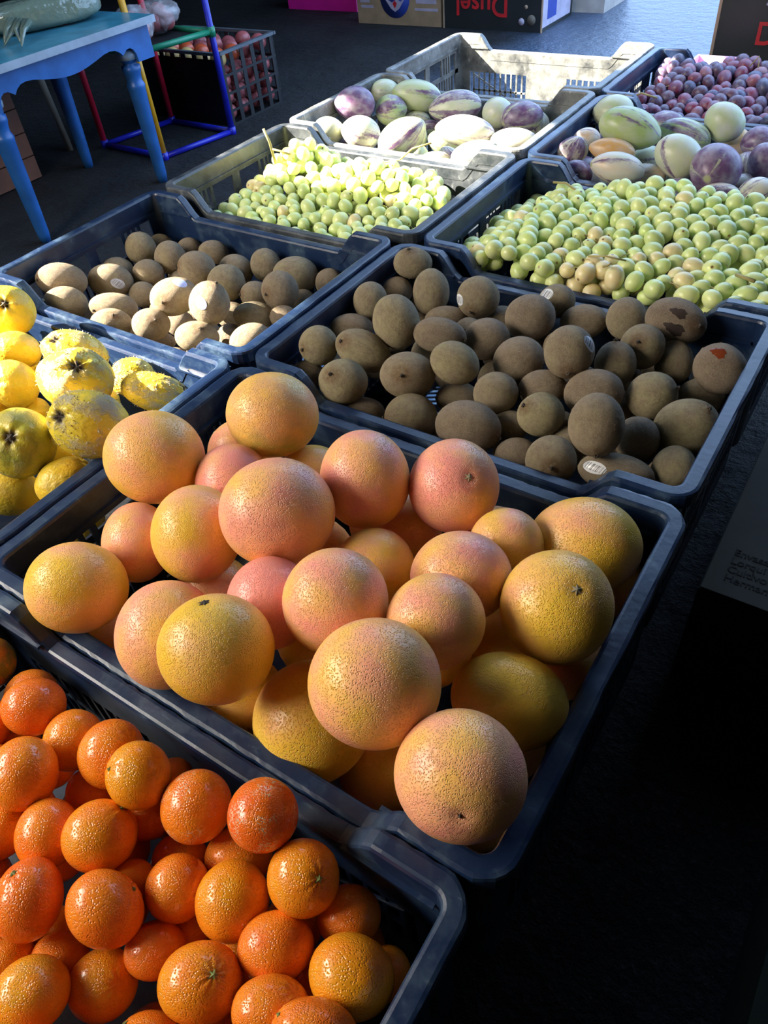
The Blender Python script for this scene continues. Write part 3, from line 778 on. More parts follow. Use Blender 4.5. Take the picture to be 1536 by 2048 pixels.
  (0.4744,-0.3154,-0.0562,0.0267,0.0267,0.0267,-0.099,-0.499,0.861,-0.678,-0.6,-0.426,0.73,-0.63,-0.28,-2),
  (0.4156,-0.3269,-0.0704,0.0255,0.0255,0.0255,-0.867,0.439,-0.237,-0.251,-0.795,-0.553,-0.43,-0.42,0.8,-2),
  (0.1216,-0.2897,-0.0452,0.0241,0.0241,0.0241,-0.276,-0.96,0.054,0.531,-0.199,-0.823,0.8,-0.2,0.56,-2),
  (0.4775,-0.1999,-0.0456,0.0242,0.0242,0.0242,0.842,0.235,-0.486,0.281,0.577,0.767,0.46,-0.78,0.42,-2),
  (0.5097,-0.2585,-0.0561,0.0259,0.0259,0.0259,0.412,-0.788,0.457,0.215,-0.403,-0.889,0.89,0.46,0,-2),
  (0.1071,-0.1495,-0.0687,0.0269,0.0269,0.0269,0.356,-0.585,0.729,0.826,0.561,0.047,-0.44,0.59,0.68,-2),
  (0.5157,-0.3653,-0.0473,0.0249,0.0249,0.0249,-0.929,0.351,0.119,-0.364,-0.923,-0.127,0.07,-0.16,0.98,-2),
  (0.1067,-0.3561,-0.0651,0.0245,0.0245,0.0245,0.052,-0.63,0.775,0.562,0.66,0.498,-0.83,0.41,0.39,-2),
  (0.2073,-0.3621,-0.0643,0.0261,0.0261,0.0261,-0.587,0.808,-0.039,-0.002,0.046,0.999,0.81,0.59,-0.03,-2),
  (0.3991,-0.365,-0.0448,0.026,0.026,0.026,-0.573,-0.625,0.53,-0.543,-0.195,-0.817,0.61,-0.76,-0.23,-2),
  (0.3116,-0.3661,-0.0484,0.024,0.024,0.024,0.426,0.835,0.349,-0.586,-0.039,0.809,0.69,-0.55,0.47,-2),
  (0.3628,-0.2917,-0.0431,0.0265,0.0265,0.0265,-0.78,-0.582,-0.228,-0.611,0.634,0.474,-0.13,0.51,-0.85,-2),
  (0.1186,-0.0545,-0.0707,0.0265,0.0265,0.0265,-0.433,0.807,0.401,0.268,0.54,-0.798,-0.86,-0.24,-0.45,-2),
  (0.4328,-0.2824,-0.0606,0.0238,0.0238,0.0238,-0.35,-0.799,0.489,0.705,-0.568,-0.424,0.62,0.2,0.76,-2),
  (0.144,-0.2867,-0.0944,0.026,0.026,0.026,-0.604,-0.099,0.79,-0.705,0.529,-0.473,-0.37,-0.84,-0.39,-2),
  (0.331,-0.3159,-0.0974,0.0244,0.0244,0.0244,0.172,-0.907,0.385,-0.755,-0.372,-0.539,0.63,-0.2,-0.75,-2),
  (0.0669,-0.1018,-0.0892,0.0261,0.0261,0.0261,-0.457,0.87,-0.186,0.883,0.468,0.022,0.11,-0.15,-0.98,-2),
  (0.4706,-0.0776,-0.0959,0.0243,0.0243,0.0243,-0.745,0.666,0.006,-0.139,-0.163,0.977,0.65,0.73,0.21,-2),
  (0.2129,-0.195,-0.0962,0.0261,0.0261,0.0261,0.13,-0.561,-0.817,-0.927,-0.361,0.1,-0.35,0.74,-0.57,-2),
  (0.5216,-0.1554,-0.0914,0.027,0.027,0.027,0.169,-0.713,0.68,0.325,-0.612,-0.721,0.93,0.34,0.13,-2),
  (0.3335,-0.1453,-0.0974,0.0264,0.0264,0.0264,-0.097,0.749,-0.656,-0.375,0.583,0.721,0.92,0.32,0.22,-2),
  (0.3205,-0.3649,-0.096,0.0246,0.0246,0.0246,0.498,0.184,0.847,0.678,0.526,-0.513,-0.54,0.83,0.14,-2),
  (0.5512,-0.3471,-0.0796,0.0256,0.0256,0.0256,-0.151,-0.124,0.981,0.131,-0.986,-0.105,0.98,0.11,0.17,-2),
  (0.1636,-0.2181,-0.0857,0.0264,0.0264,0.0264,0.847,0.53,0.03,0.303,-0.438,-0.846,-0.44,0.73,-0.53,-2),
  (0.0924,-0.3034,-0.0963,0.0245,0.0245,0.0245,-0.067,-0.904,0.423,0.908,-0.231,-0.349,0.41,0.36,0.84,-2),
  (0.4532,-0.243,-0.0958,0.0257,0.0257,0.0257,-0.067,-0.966,-0.249,0.972,-0.007,-0.234,0.22,-0.26,0.94,-2),
  (0.2652,-0.3231,-0.0875,0.024,0.024,0.024,0.781,-0.624,0.019,0.01,-0.017,-1,0.62,0.78,-0.01,-2),
  (0.2537,-0.1418,-0.0947,0.0261,0.0261,0.0261,-0.587,-0.675,-0.447,-0.725,0.684,-0.081,0.36,0.28,-0.89,-2),
  (0.3343,-0.2504,-0.0943,0.025,0.025,0.025,-0.126,-0.25,-0.96,0.871,-0.492,0.014,-0.48,-0.83,0.28,-2),
  (0.1795,-0.09,-0.0929,0.0245,0.0245,0.0245,0.205,-0.744,0.636,0.903,0.395,0.171,-0.38,0.54,0.75,-2),
  (0.1564,-0.1563,-0.0975,0.0242,0.0242,0.0242,0.686,0.672,-0.278,-0.037,-0.349,-0.936,-0.73,0.65,-0.21,-2),
  (0.4462,-0.1191,-0.096,0.0267,0.0267,0.0267,0.031,-0.681,0.731,0.383,0.684,0.621,-0.92,0.26,0.28,-2),
  (0.4886,-0.3624,-0.0911,0.0248,0.0248,0.0248,0.321,-0.75,-0.579,0.746,-0.177,0.642,-0.58,-0.64,0.5,-2),
  (0.5535,-0.2714,-0.0865,0.0241,0.0241,0.0241,-0.004,0.011,-1,-0.963,-0.271,0.001,-0.27,0.96,0.01,-2),
  (0.518,-0.0972,-0.0899,0.0241,0.0241,0.0241,-0.836,-0.2,-0.511,0.05,0.9,-0.434,0.55,-0.39,-0.74,-2),
  (0.0612,-0.161,-0.094,0.0262,0.0262,0.0262,0.708,0.702,0.08,-0.21,0.317,-0.925,-0.67,0.64,0.37,-2),
  (0.3977,-0.3638,-0.095,0.0256,0.0256,0.0256,0.96,-0.155,-0.233,0.28,0.536,0.796,0,-0.83,0.56,-2),
  (0.2565,-0.2246,-0.0939,0.0258,0.0258,0.0258,0.921,-0.113,0.373,-0.389,-0.212,0.897,-0.02,-0.97,-0.24,-2),
  (0.1977,-0.1323,-0.0978,0.0247,0.0247,0.0247,0.05,-0.606,0.794,-0.504,-0.702,-0.504,0.86,-0.38,-0.34,-2),
  (0.302,-0.1099,-0.0949,0.0243,0.0243,0.0243,0.72,0.559,-0.411,0.568,-0.815,-0.114,-0.4,-0.15,-0.9,-2),
  (0.1314,-0.0971,-0.0976,0.0241,0.0241,0.0241,0.101,-0.45,-0.887,-0.313,-0.861,0.402,-0.94,0.24,-0.23,-2),
  (0.2346,-0.0615,-0.0961,0.0239,0.0239,0.0239,0.041,0.914,0.403,-0.9,-0.141,0.411,0.43,-0.38,0.82,-2),
  (0.2226,-0.0956,-0.1298,0.0264,0.0264,0.0264,0.588,0.045,-0.807,0.289,0.921,0.262,0.76,-0.39,0.53,-2),
  (0.4174,-0.1951,-0.1281,0.025,0.025,0.025,-0.33,-0.412,0.849,-0.583,-0.619,-0.527,0.74,-0.67,-0.04,-2),
  (0.1198,-0.3456,-0.1078,0.0237,0.0237,0.0237,0.432,0.466,-0.773,-0.513,-0.578,-0.635,-0.74,0.67,-0.01,-2),
  (0.5384,-0.2536,-0.1258,0.0236,0.0236,0.0236,0.509,0.299,-0.807,0.636,0.501,0.586,0.58,-0.81,0.06,-2),
  (0.0555,-0.2589,-0.1231,0.0254,0.0254,0.0254,-0.622,-0.248,0.743,0.631,0.403,0.662,-0.46,0.88,-0.09,-2),
  (0.2689,-0.2929,-0.1214,0.0237,0.0237,0.0237,0.035,-0.491,-0.87,-0.601,0.685,-0.411,0.8,0.54,-0.27,-2),
  (0.0632,-0.3414,-0.122,0.0252,0.0252,0.0252,0.813,0.42,0.402,0.558,-0.758,-0.337,0.16,0.5,-0.85,-2),
  (0.5376,-0.3069,-0.1193,0.0248,0.0248,0.0248,0.631,-0.731,0.26,0.772,0.626,-0.112,-0.08,0.27,0.96,-2),
  (0.3784,-0.3062,-0.1011,0.0268,0.0268,0.0268,0.632,0.575,0.52,-0.721,0.19,0.667,0.28,-0.8,0.53,-2),
  (0.4881,-0.3294,-0.1294,0.0245,0.0245,0.0245,-0.603,0.66,0.448,-0.381,0.255,-0.889,-0.7,-0.71,0.1,-2),
  (0.3055,-0.0564,-0.1151,0.0267,0.0267,0.0267,-0.247,0.962,-0.117,0.382,0.207,0.901,0.89,0.18,-0.42,-2),
  (0.3431,-0.0914,-0.124,0.0259,0.0259,0.0259,-0.219,-0.965,0.146,0.294,0.078,0.953,-0.93,0.25,0.27,-2),
  (0.5313,-0.3601,-0.1292,0.0263,0.0263,0.0263,0.469,0.869,0.157,0.497,-0.406,0.767,0.73,-0.28,-0.62,-2),
  (0.2156,-0.2809,-0.1269,0.0248,0.0248,0.0248,-0.466,-0.454,-0.759,0.331,0.706,-0.626,0.82,-0.54,-0.18,-2),
  (0.5173,-0.0595,-0.1196,0.0249,0.0249,0.0249,0.65,-0.756,0.075,-0.686,-0.626,-0.37,0.33,0.19,-0.93,-2),
  (0.1232,-0.2289,-0.1158,0.0242,0.0242,0.0242,0.636,0.693,0.34,0.521,-0.061,-0.851,-0.57,0.72,-0.4,-2),
  (0.2112,-0.3322,-0.1173,0.0251,0.0251,0.0251,-0.793,0.332,0.511,-0.386,0.376,-0.843,-0.47,-0.87,-0.17,-2),
  (0.0723,-0.1973,-0.13,0.0258,0.0258,0.0258,0.612,0.35,0.709,-0.774,0.084,0.627,0.16,-0.93,0.32,-2),
  (0.4488,-0.2981,-0.11,0.0239,0.0239,0.0239,-0.09,-0.953,-0.289,-0.042,-0.286,0.957,-1,0.1,-0.01,-2),
  (0.4982,-0.2197,-0.1183,0.0257,0.0257,0.0257,0.89,-0.454,-0.04,-0.227,-0.517,0.825,-0.4,-0.73,-0.56,-2),
  (0.4693,-0.1551,-0.125,0.0263,0.0263,0.0263,0.814,-0.522,0.254,-0.277,0.036,0.96,-0.51,-0.85,-0.12,-2),
  (0.0575,-0.2818,-0.0221,0.0245,0.0245,0.0245,-0.075,-0.653,-0.754,-0.775,0.514,-0.369,0.63,0.56,-0.54,-3),
  (0.0955,-0.1812,-0.0292,0.0244,0.0244,0.0244,-0.769,-0.639,0,-0.334,0.401,-0.853,0.55,-0.66,-0.52,-3),
  (0.5533,-0.2363,-0.0325,0.0242,0.0242,0.0242,0.273,0.804,0.527,-0.001,0.548,-0.836,-0.96,0.23,0.15,-3),
  (0.0707,-0.2347,-0.0393,0.0239,0.0239,0.0239,0.083,-0.025,0.996,-0.126,-0.992,-0.015,0.99,-0.12,-0.09,-3),
  (0.4108,-0.2969,-0.0215,0.0251,0.0251,0.0251,0.886,-0.43,0.176,-0.288,-0.212,0.934,-0.36,-0.88,-0.31,-3),
  (0.0719,-0.1015,-0.0229,0.0262,0.0262,0.0262,0.098,0.769,-0.632,0.99,-0.142,-0.019,-0.1,-0.62,-0.78,-3),
  (0.1968,-0.2326,-0.0205,0.0258,0.0258,0.0258,0.617,-0.052,0.785,-0.777,0.119,0.618,-0.13,-0.99,0.03,-3),
  (0.1767,-0.3295,-0.0229,0.0243,0.0243,0.0243,-0.312,0.948,-0.059,0.943,0.316,0.106,0.12,-0.02,-0.99,-3),
  (0.2267,-0.2943,-0.0316,0.0258,0.0258,0.0258,-0.728,0.614,-0.304,0.009,-0.436,-0.9,-0.69,-0.66,0.31,-3),
  (0.5554,-0.2825,-0.0238,0.0237,0.0237,0.0237,0.211,-0.894,0.396,-0.92,-0.318,-0.228,0.33,-0.32,-0.89,-3),
  (0.1304,-0.3572,-0.0212,0.0245,0.0245,0.0245,0.984,-0.065,0.166,0.033,0.981,0.189,-0.18,-0.18,0.97,-3),
  (0.0793,-0.3621,-0.0226,0.0254,0.0254,0.0254,-0.845,0.02,-0.535,-0.274,-0.875,0.398,-0.46,0.48,0.75,-3),
  (0.5169,-0.1951,-0.0198,0.0238,0.0238,0.0238,0.931,-0.325,0.164,0.294,0.937,0.186,-0.21,-0.13,0.97,-3),
  (0.4039,-0.244,-0.0244,0.0236,0.0236,0.0236,0.742,0.15,0.653,0.326,0.77,-0.548,-0.59,0.62,0.52,-3),
  (0.5452,-0.3366,-0.0206,0.0249,0.0249,0.0249,0.156,-0.042,0.987,-0.892,0.423,0.159,-0.42,-0.91,0.03,-3),
 ],
 'KR': [
  (0.0486,0.8028,-0.0099,0.0318,0.0253,0.0253,0.851,0.521,-0.062,0.182,-0.404,-0.897,-0.03,-0.2,0.98,0),
  (0.1059,0.7645,-0.0298,0.036,0.0292,0.0292,0.204,-0.427,-0.881,-0.862,-0.505,0.046,0.3,-0.58,-0.75,0),
  (0.1874,0.7703,-0.0245,0.033,0.0319,0.0315,-0.886,-0.463,0.01,-0.214,0.429,0.877,0.14,-0.95,-0.27,0),
  (0.0424,0.6854,-0.021,0.0297,0.0271,0.0275,0.199,-0.442,-0.875,-0.825,-0.557,0.094,0.17,-0.41,-0.9,0),
  (0.1407,0.6106,0.0062,0.0393,0.0334,0.0352,0.472,-0.265,-0.841,-0.73,-0.653,-0.204,-0.58,0.44,0.68,1),
  (0.0383,0.7676,-0.0451,0.0254,0.0233,0.0236,-0.842,-0.534,0.073,-0.197,0.43,0.881,0.95,0.3,0.07,-1),
  (0.1465,0.741,-0.0582,0.0349,0.0223,0.0223,-0.871,-0.491,0.035,-0.22,0.453,0.864,0.89,0.46,-0.02,-1),
  (0.2072,0.6181,-0.0026,0.0378,0.0245,0.0245,-0.891,-0.422,0.167,-0.097,0.537,0.838,0.99,0.09,0.09,0),
  (0.2542,0.6722,-0.0264,0.0335,0.03,0.0308,-0.89,-0.455,0,-0.239,0.468,0.851,0.85,0.52,-0.05,0),
  (0.2877,0.7436,-0.0207,0.0368,0.0329,0.0338,0.909,0.415,0.031,0.233,-0.446,-0.864,0.81,0.58,-0.08,0),
  (0.3014,0.8075,-0.0235,0.0285,0.0251,0.0259,0.92,0.389,0.049,0.228,-0.43,-0.874,-0.95,-0.3,-0.1,-1),
  (0.3519,0.7953,-0.0379,0.0347,0.0248,0.0248,-0.929,-0.363,-0.069,-0.239,0.448,0.861,0.89,0.45,0.01,-1),
  (0.412,0.8012,-0.0222,0.0298,0.0284,0.0282,0.25,-0.443,-0.861,-0.939,-0.326,-0.105,0.2,-0.29,-0.94,0),
  (0.4823,0.7959,-0.0059,0.0419,0.0307,0.0307,-0.981,-0.115,0.155,0.075,0.514,0.855,0.82,-0.47,0.33,0),
  (0.0401,0.6324,-0.0407,0.0333,0.0216,0.0216,-0.813,-0.573,0.108,-0.215,0.467,0.858,0.86,0.51,-0.07,-1),
  (0.0496,0.5384,-0.0169,0.0289,0.0283,0.0278,-0.79,-0.598,0.136,-0.222,0.486,0.845,-0.26,-0.94,0.23,0),
  (0.1139,0.5613,-0.021,0.0418,0.0282,0.0282,-0.845,-0.323,0.426,0.114,0.67,0.734,-0.38,-0.67,0.64,0),
  (0.1239,0.4941,-0.0284,0.0339,0.031,0.0315,-0.807,-0.579,0.117,-0.249,0.514,0.821,-0.04,-0.65,0.76,1),
  (0.2007,0.5407,-0.0241,0.0378,0.0316,0.0335,-0.848,-0.526,0.064,-0.251,0.505,0.826,0.29,-0.78,0.56,0),
  (0.2574,0.573,-0.0069,0.0343,0.0281,0.0281,-0.898,-0.231,0.375,0.145,0.65,0.746,0.75,0.42,-0.51,1),
  (0.3195,0.6405,-0.0235,0.0351,0.031,0.032,-0.824,-0.525,-0.214,-0.45,0.377,0.809,0.99,-0.05,0.13,0),
  (0.3915,0.6375,0.0104,0.0342,0.0322,0.0322,0.258,-0.476,-0.841,-0.922,-0.381,-0.068,0.36,-0.87,-0.32,1),
  (0.4597,0.7307,-0.0163,0.0301,0.0291,0.0287,0.265,-0.47,-0.842,-0.942,-0.313,-0.122,-0.04,-0.75,0.66,1),
  (0.4419,0.6793,-0.0183,0.0306,0.0271,0.0279,0.271,-0.486,-0.831,-0.935,-0.339,-0.106,-0.21,0.3,0.93,0),
  (0.5001,0.7532,-0.0427,0.0302,0.0256,0.0269,0.278,-0.484,-0.83,-0.946,-0.286,-0.15,0.28,-0.49,-0.83,0),
  (0.5638,0.7232,-0.017,0.0347,0.0307,0.0316,-0.818,0.229,0.527,0.563,0.499,0.658,-0.83,0.32,0.47,0),
  (0.0373,0.5167,-0.0568,0.0264,0.0201,0.0201,-0.781,-0.607,0.146,-0.242,0.51,0.825,-0.69,-0.69,0.22,-1),
  (0.3221,0.5687,-0.0331,0.0299,0.0281,0.0281,0.894,0.449,0.013,0.271,-0.517,-0.812,0.93,0.35,0.09,0),
  (0.2612,0.5713,-0.063,0.0307,0.0229,0.0229,0.875,0.483,-0.021,0.269,-0.523,-0.809,-0.91,-0.4,-0.04,-1),
  (0.3696,0.6113,-0.0367,0.0316,0.0236,0.0236,-0.913,-0.405,-0.049,-0.271,0.511,0.816,0.96,0.18,0.2,0),
  (0.4406,0.6098,-0.0215,0.0373,0.0305,0.0305,-0.929,-0.358,-0.092,-0.278,0.515,0.811,0.93,0.35,0.09,0),
  (0.5041,0.6457,-0.0279,0.0319,0.0299,0.03,-0.824,-0.439,-0.358,-0.538,0.409,0.737,0.84,0.17,0.52,0),
  (0.5487,0.7314,-0.0706,0.0309,0.0258,0.0274,-0.949,-0.263,-0.172,-0.289,0.518,0.805,0.95,0.08,0.29,-1),
  (0.2314,0.4964,-0.057,0.0363,0.0333,0.0337,-0.85,-0.524,0.06,-0.278,0.542,0.793,-0.73,-0.65,0.19,0),
  (0.3169,0.5001,-0.0432,0.0434,0.0335,0.0335,-0.925,-0.303,0.228,-0.03,0.658,0.752,1,0,-0.09,0),
  (0.3957,0.5479,-0.029,0.0299,0.0277,0.0279,-0.911,-0.409,-0.052,-0.286,0.535,0.795,-0.57,-0.5,0.65,1),
  (0.3543,0.5469,-0.0625,0.0234,0.0217,0.0219,0.899,0.438,0.027,0.29,-0.546,-0.786,0.94,0.34,0.11,-1),
  (0.4824,0.5012,0.0178,0.0365,0.0308,0.0326,0.297,-0.542,-0.786,-0.927,-0.361,-0.101,0.35,-0.8,-0.49,1),
  (0.5175,0.5553,-0.0298,0.0288,0.0259,0.0265,0.305,-0.556,-0.773,-0.936,-0.325,-0.136,-0.34,0.73,0.59,0),
  (0.5611,0.5982,-0.0243,0.0382,0.0332,0.0345,-0.838,-0.408,-0.361,-0.53,0.456,0.715,0.47,0.07,0.88,0),
  (0.1509,0.4955,-0.0747,0.0312,0.0222,0.0222,0.821,0.563,-0.101,0.272,-0.539,-0.797,0.86,0.5,-0.04,-1),
  (0.3862,0.5023,-0.0676,0.0285,0.0236,0.0236,0.901,0.433,0.036,0.306,-0.572,-0.761,-0.9,-0.44,-0.03,-1),
  (0.436,0.4927,-0.0473,0.0307,0.0306,0.0297,0.913,0.403,0.067,0.31,-0.575,-0.757,0.35,-0.85,0.39,1),
  (0.5154,0.4965,-0.0385,0.0431,0.0232,0.0232,-0.975,-0.222,0.028,-0.125,0.644,0.755,0.96,0.28,-0.08,0),
  (0.5704,0.5336,-0.0396,0.0284,0.025,0.0258,0.102,-0.634,-0.767,-0.987,-0.159,0.001,-0.14,0.84,0.52,0),
  (0.4389,0.5466,-0.063,0.0264,0.0253,0.0251,-0.919,-0.385,-0.081,-0.304,0.562,0.769,0.59,-0.72,0.36,-1),
  (0.2218,0.7868,-0.0638,0.027,0.0222,0.0222,-0.898,-0.44,-0.009,-0.229,0.449,0.863,-0.97,-0.17,-0.17,-1),
  (0.1646,0.6573,-0.0643,0.0259,0.0259,0.0295,-0.269,0.959,0.085,0.546,0.225,-0.807,-0.79,-0.17,-0.58,-2),
  (0.0564,0.5716,-0.0804,0.0271,0.0271,0.0308,0.646,0.303,-0.7,0.52,-0.847,0.113,-0.56,-0.44,-0.7,-2),
  (0.1689,0.591,-0.082,0.0253,0.0253,0.0288,0.377,0.919,-0.117,0.48,-0.086,0.873,0.79,-0.39,-0.47,-2),
  (0.4007,0.666,-0.0582,0.0263,0.0263,0.0299,-0.908,0.238,0.344,-0.097,-0.92,0.379,0.41,0.31,0.86,-2),
  (0.2784,0.7809,-0.0736,0.0255,0.0255,0.029,0.243,-0.57,0.785,0.698,0.664,0.266,-0.67,0.48,0.56,-2),
  (0.088,0.6204,-0.0823,0.0256,0.0256,0.029,-0.034,-0.657,-0.753,0.446,-0.684,0.577,-0.89,-0.32,0.32,-2),
  (0.0977,0.5313,-0.0822,0.0253,0.0253,0.0288,0.78,0.613,0.126,0.261,-0.502,0.825,0.57,-0.61,-0.55,-2),
  (0.4176,0.7872,-0.0818,0.0251,0.0251,0.0286,0.588,-0.808,0.039,-0.515,-0.411,-0.752,0.62,0.42,-0.66,-2),
  (0.0861,0.6754,-0.0708,0.0258,0.0258,0.0293,-0.237,-0.356,0.904,0.862,-0.506,0.027,0.45,0.79,0.43,-2),
  (0.2133,0.6398,-0.0792,0.0249,0.0249,0.0283,-0.053,-0.828,-0.558,0.592,-0.476,0.651,-0.8,-0.3,0.52,-2),
  (0.4984,0.6959,-0.0553,0.0252,0.0252,0.0287,0.537,-0.692,-0.482,-0.788,-0.208,-0.58,0.3,0.69,-0.66,-2),
  (0.46,0.6524,-0.0687,0.0261,0.0261,0.0296,0.499,-0.452,-0.74,-0.78,-0.607,-0.155,-0.38,0.65,-0.65,-2),
  (0.3484,0.7288,-0.049,0.0263,0.0263,0.0299,0.218,0.695,0.685,-0.785,0.542,-0.301,-0.58,-0.47,0.66,-2),
  (0.3018,0.6997,-0.0788,0.0259,0.0259,0.0295,-0.369,0.923,-0.112,-0.287,0.001,0.958,0.88,0.39,0.26,-2),
  (0.4032,0.5943,-0.0819,0.025,0.025,0.0284,-0.495,-0.447,0.746,0.001,-0.858,-0.514,0.87,-0.25,0.42,-2),
  (0.4397,0.7366,-0.0767,0.0249,0.0249,0.0282,0.804,-0.453,0.384,-0.521,-0.849,0.088,0.29,-0.27,-0.92,-2),
  (0.2829,0.6451,-0.0735,0.0266,0.0266,0.0302,0.416,-0.322,0.851,0.782,0.604,-0.154,-0.46,0.73,0.5,-2),
  (0.5488,0.6505,-0.0781,0.0262,0.0262,0.0298,-0.809,0.504,0.302,-0.045,0.46,-0.887,-0.59,-0.73,-0.35,-2),
  (0.2062,0.7073,-0.0507,0.0251,0.0251,0.0286,-0.076,-0.454,-0.888,0.708,0.602,-0.369,0.7,-0.66,0.28,-2),
  (0.5027,0.6026,-0.0803,0.0269,0.0269,0.0306,0.629,-0.67,-0.395,-0.73,-0.334,-0.597,0.27,0.66,-0.7,-2),
  (0.2473,0.725,-0.082,0.0255,0.0255,0.029,-0.887,-0.248,-0.39,0.336,-0.925,-0.175,-0.32,-0.29,0.9,-2),
  (0.0901,0.7326,-0.0799,0.0247,0.0247,0.028,0.032,-0.945,-0.325,-0.29,-0.32,0.902,-0.96,0.07,-0.28,-2),
  (0.5467,0.7893,-0.0798,0.0261,0.0261,0.0297,0.221,-0.328,0.918,-0.939,-0.325,0.11,0.26,-0.89,-0.38,-2),
  (0.1574,0.7951,-0.0823,0.0249,0.0249,0.0283,-0.997,0.034,0.073,-0.055,-0.953,-0.298,0.06,-0.3,0.95,-2),
  (0.4738,0.7918,-0.0789,0.0265,0.0265,0.0301,-0.225,0.865,-0.448,0.855,0.396,0.336,0.47,-0.31,-0.83,-2),
  (0.0734,0.7901,-0.0802,0.0251,0.0251,0.0286,0.142,0.781,-0.608,-0.989,0.131,-0.063,0.03,0.61,0.79,-2),
  (0.344,0.6563,-0.0771,0.0254,0.0254,0.0288,0.04,-0.916,-0.4,-0.931,0.111,-0.348,0.36,0.39,-0.85,-2),
  (0.3391,0.7722,-0.1037,0.0255,0.0255,0.0289,-0.385,-0.394,0.835,0.565,0.614,0.551,-0.73,0.68,-0.01,-2),
  (0.5004,0.5178,-0.101,0.026,0.026,0.0295,-0.139,-0.824,-0.55,0.984,-0.175,0.013,-0.11,-0.54,0.84,-2),
  (0.3564,0.5493,-0.1112,0.0253,0.0253,0.0287,0.071,-0.709,-0.702,0.966,-0.127,0.225,-0.25,-0.69,0.68,-2),
  (0.2573,0.5276,-0.1092,0.0267,0.0267,0.0303,0.107,0.054,-0.993,-0.542,-0.834,-0.104,-0.83,0.55,-0.06,-2),
  (0.4564,0.5873,-0.1085,0.0248,0.0248,0.0282,-0.957,-0.21,-0.201,0.198,-0.977,0.078,-0.21,0.03,0.98,-2),
  (0.5555,0.5761,-0.0944,0.026,0.026,0.0295,-0.766,0.415,0.49,0.402,0.905,-0.139,-0.5,0.09,-0.86,-2),
  (0.155,0.7113,-0.113,0.0267,0.0267,0.0304,0.931,-0.298,0.211,0.182,0.879,0.441,-0.32,-0.37,0.87,-2),
  (0.3046,0.5779,-0.1025,0.0248,0.0248,0.0282,-0.783,0.188,0.593,-0.279,0.746,-0.604,-0.56,-0.64,-0.53,-2),
  (0.0504,0.5136,-0.1092,0.0253,0.0253,0.0288,0.05,0.955,-0.291,0.049,-0.293,-0.955,-1,0.03,-0.06,-2),
 ],
 'KL': [
  (-0.5585,0.5453,-0.046,0.0451,0.0312,0.0312,-0.579,-0.76,0.294,-0.159,0.46,0.874,-0.17,-0.9,0.39,0),
  (-0.5164,0.5101,-0.0662,0.0393,0.0301,0.0301,-0.563,-0.799,0.214,-0.233,0.401,0.886,0.1,-0.98,0.18,0),
  (-0.5348,0.628,-0.082,0.0425,0.0317,0.0317,-0.622,-0.736,0.269,-0.161,0.455,0.876,-0.42,-0.83,0.36,0),
  (-0.4436,0.5552,-0.08,0.0424,0.0265,0.0265,-0.623,-0.734,0.27,-0.183,0.472,0.862,-0.02,-0.97,0.26,0),
  (-0.3894,0.5046,-0.0725,0.0349,0.0256,0.0256,-0.614,-0.75,0.245,-0.217,0.459,0.862,0.57,-0.07,0.82,1),
  (-0.5622,0.7386,-0.069,0.0318,0.03,0.0299,0.132,-0.433,-0.892,-0.649,-0.718,0.252,-0.23,0.5,0.84,0),
  (-0.5031,0.6954,-0.089,0.0304,0.0244,0.0244,-0.654,-0.715,0.246,-0.156,0.445,0.882,0.83,0.54,-0.13,0),
  (-0.4973,0.7536,-0.0831,0.0317,0.0312,0.0305,0.143,-0.434,-0.89,-0.674,-0.701,0.234,0.05,-0.36,-0.93,0),
  (-0.4847,0.654,-0.1122,0.0266,0.0244,0.0247,0.65,0.716,-0.256,0.17,-0.465,-0.869,-0.82,-0.56,0.14,-1),
  (-0.3229,0.5355,-0.0739,0.0327,0.0271,0.0271,-0.633,-0.756,0.167,-0.26,0.411,0.874,0.77,-0.22,0.6,0),
  (-0.3154,0.5943,-0.0487,0.041,0.0318,0.0318,-0.588,-0.807,-0.046,-0.375,0.222,0.9,0.36,-0.9,0.24,1),
  (-0.3675,0.7032,-0.0571,0.0354,0.0314,0.0323,0.695,0.686,-0.216,0.155,-0.436,-0.886,-0.51,-0.8,0.31,1),
  (-0.4245,0.8034,-0.0804,0.0305,0.0226,0.0226,-0.708,-0.677,0.2,-0.148,0.419,0.896,-0.75,-0.63,0.17,0),
  (-0.334,0.7667,-0.0849,0.0334,0.0314,0.0314,0.727,0.66,-0.191,0.16,-0.433,-0.887,-0.8,-0.58,0.14,0),
  (-0.304,0.7089,-0.0751,0.0354,0.0332,0.0332,-0.719,-0.666,0.199,-0.168,0.444,0.88,0.72,0.66,-0.2,0),
  (-0.2326,0.5987,-0.0438,0.0364,0.0338,0.034,0.114,-0.524,-0.844,-0.719,-0.63,0.293,0.34,0.39,0.85,1),
  (-0.2846,0.8,-0.0781,0.031,0.0288,0.029,0.234,-0.358,-0.904,-0.731,-0.678,0.08,0.34,-0.46,-0.82,0),
  (-0.2055,0.7925,-0.0785,0.0433,0.0332,0.0332,0.773,0.618,-0.147,0.172,-0.427,-0.888,0.92,0.38,-0,0),
  (-0.1709,0.7084,-0.0608,0.0333,0.0327,0.032,0.179,-0.444,-0.878,-0.761,-0.628,0.162,-0.09,-0.97,0.23,1),
  (-0.2454,0.7186,-0.0916,0.0274,0.0248,0.0253,-0.742,-0.646,0.18,-0.18,0.45,0.875,-0.53,-0.79,0.3,0),
  (-0.1954,0.6571,-0.0889,0.0361,0.0239,0.0239,-0.74,-0.648,0.18,-0.197,0.465,0.863,-0.87,-0.5,0.07,0),
  (-0.2295,0.5504,-0.0818,0.0363,0.0266,0.0266,-0.695,-0.684,0.224,-0.207,0.489,0.848,0.58,-0.12,0.81,0),
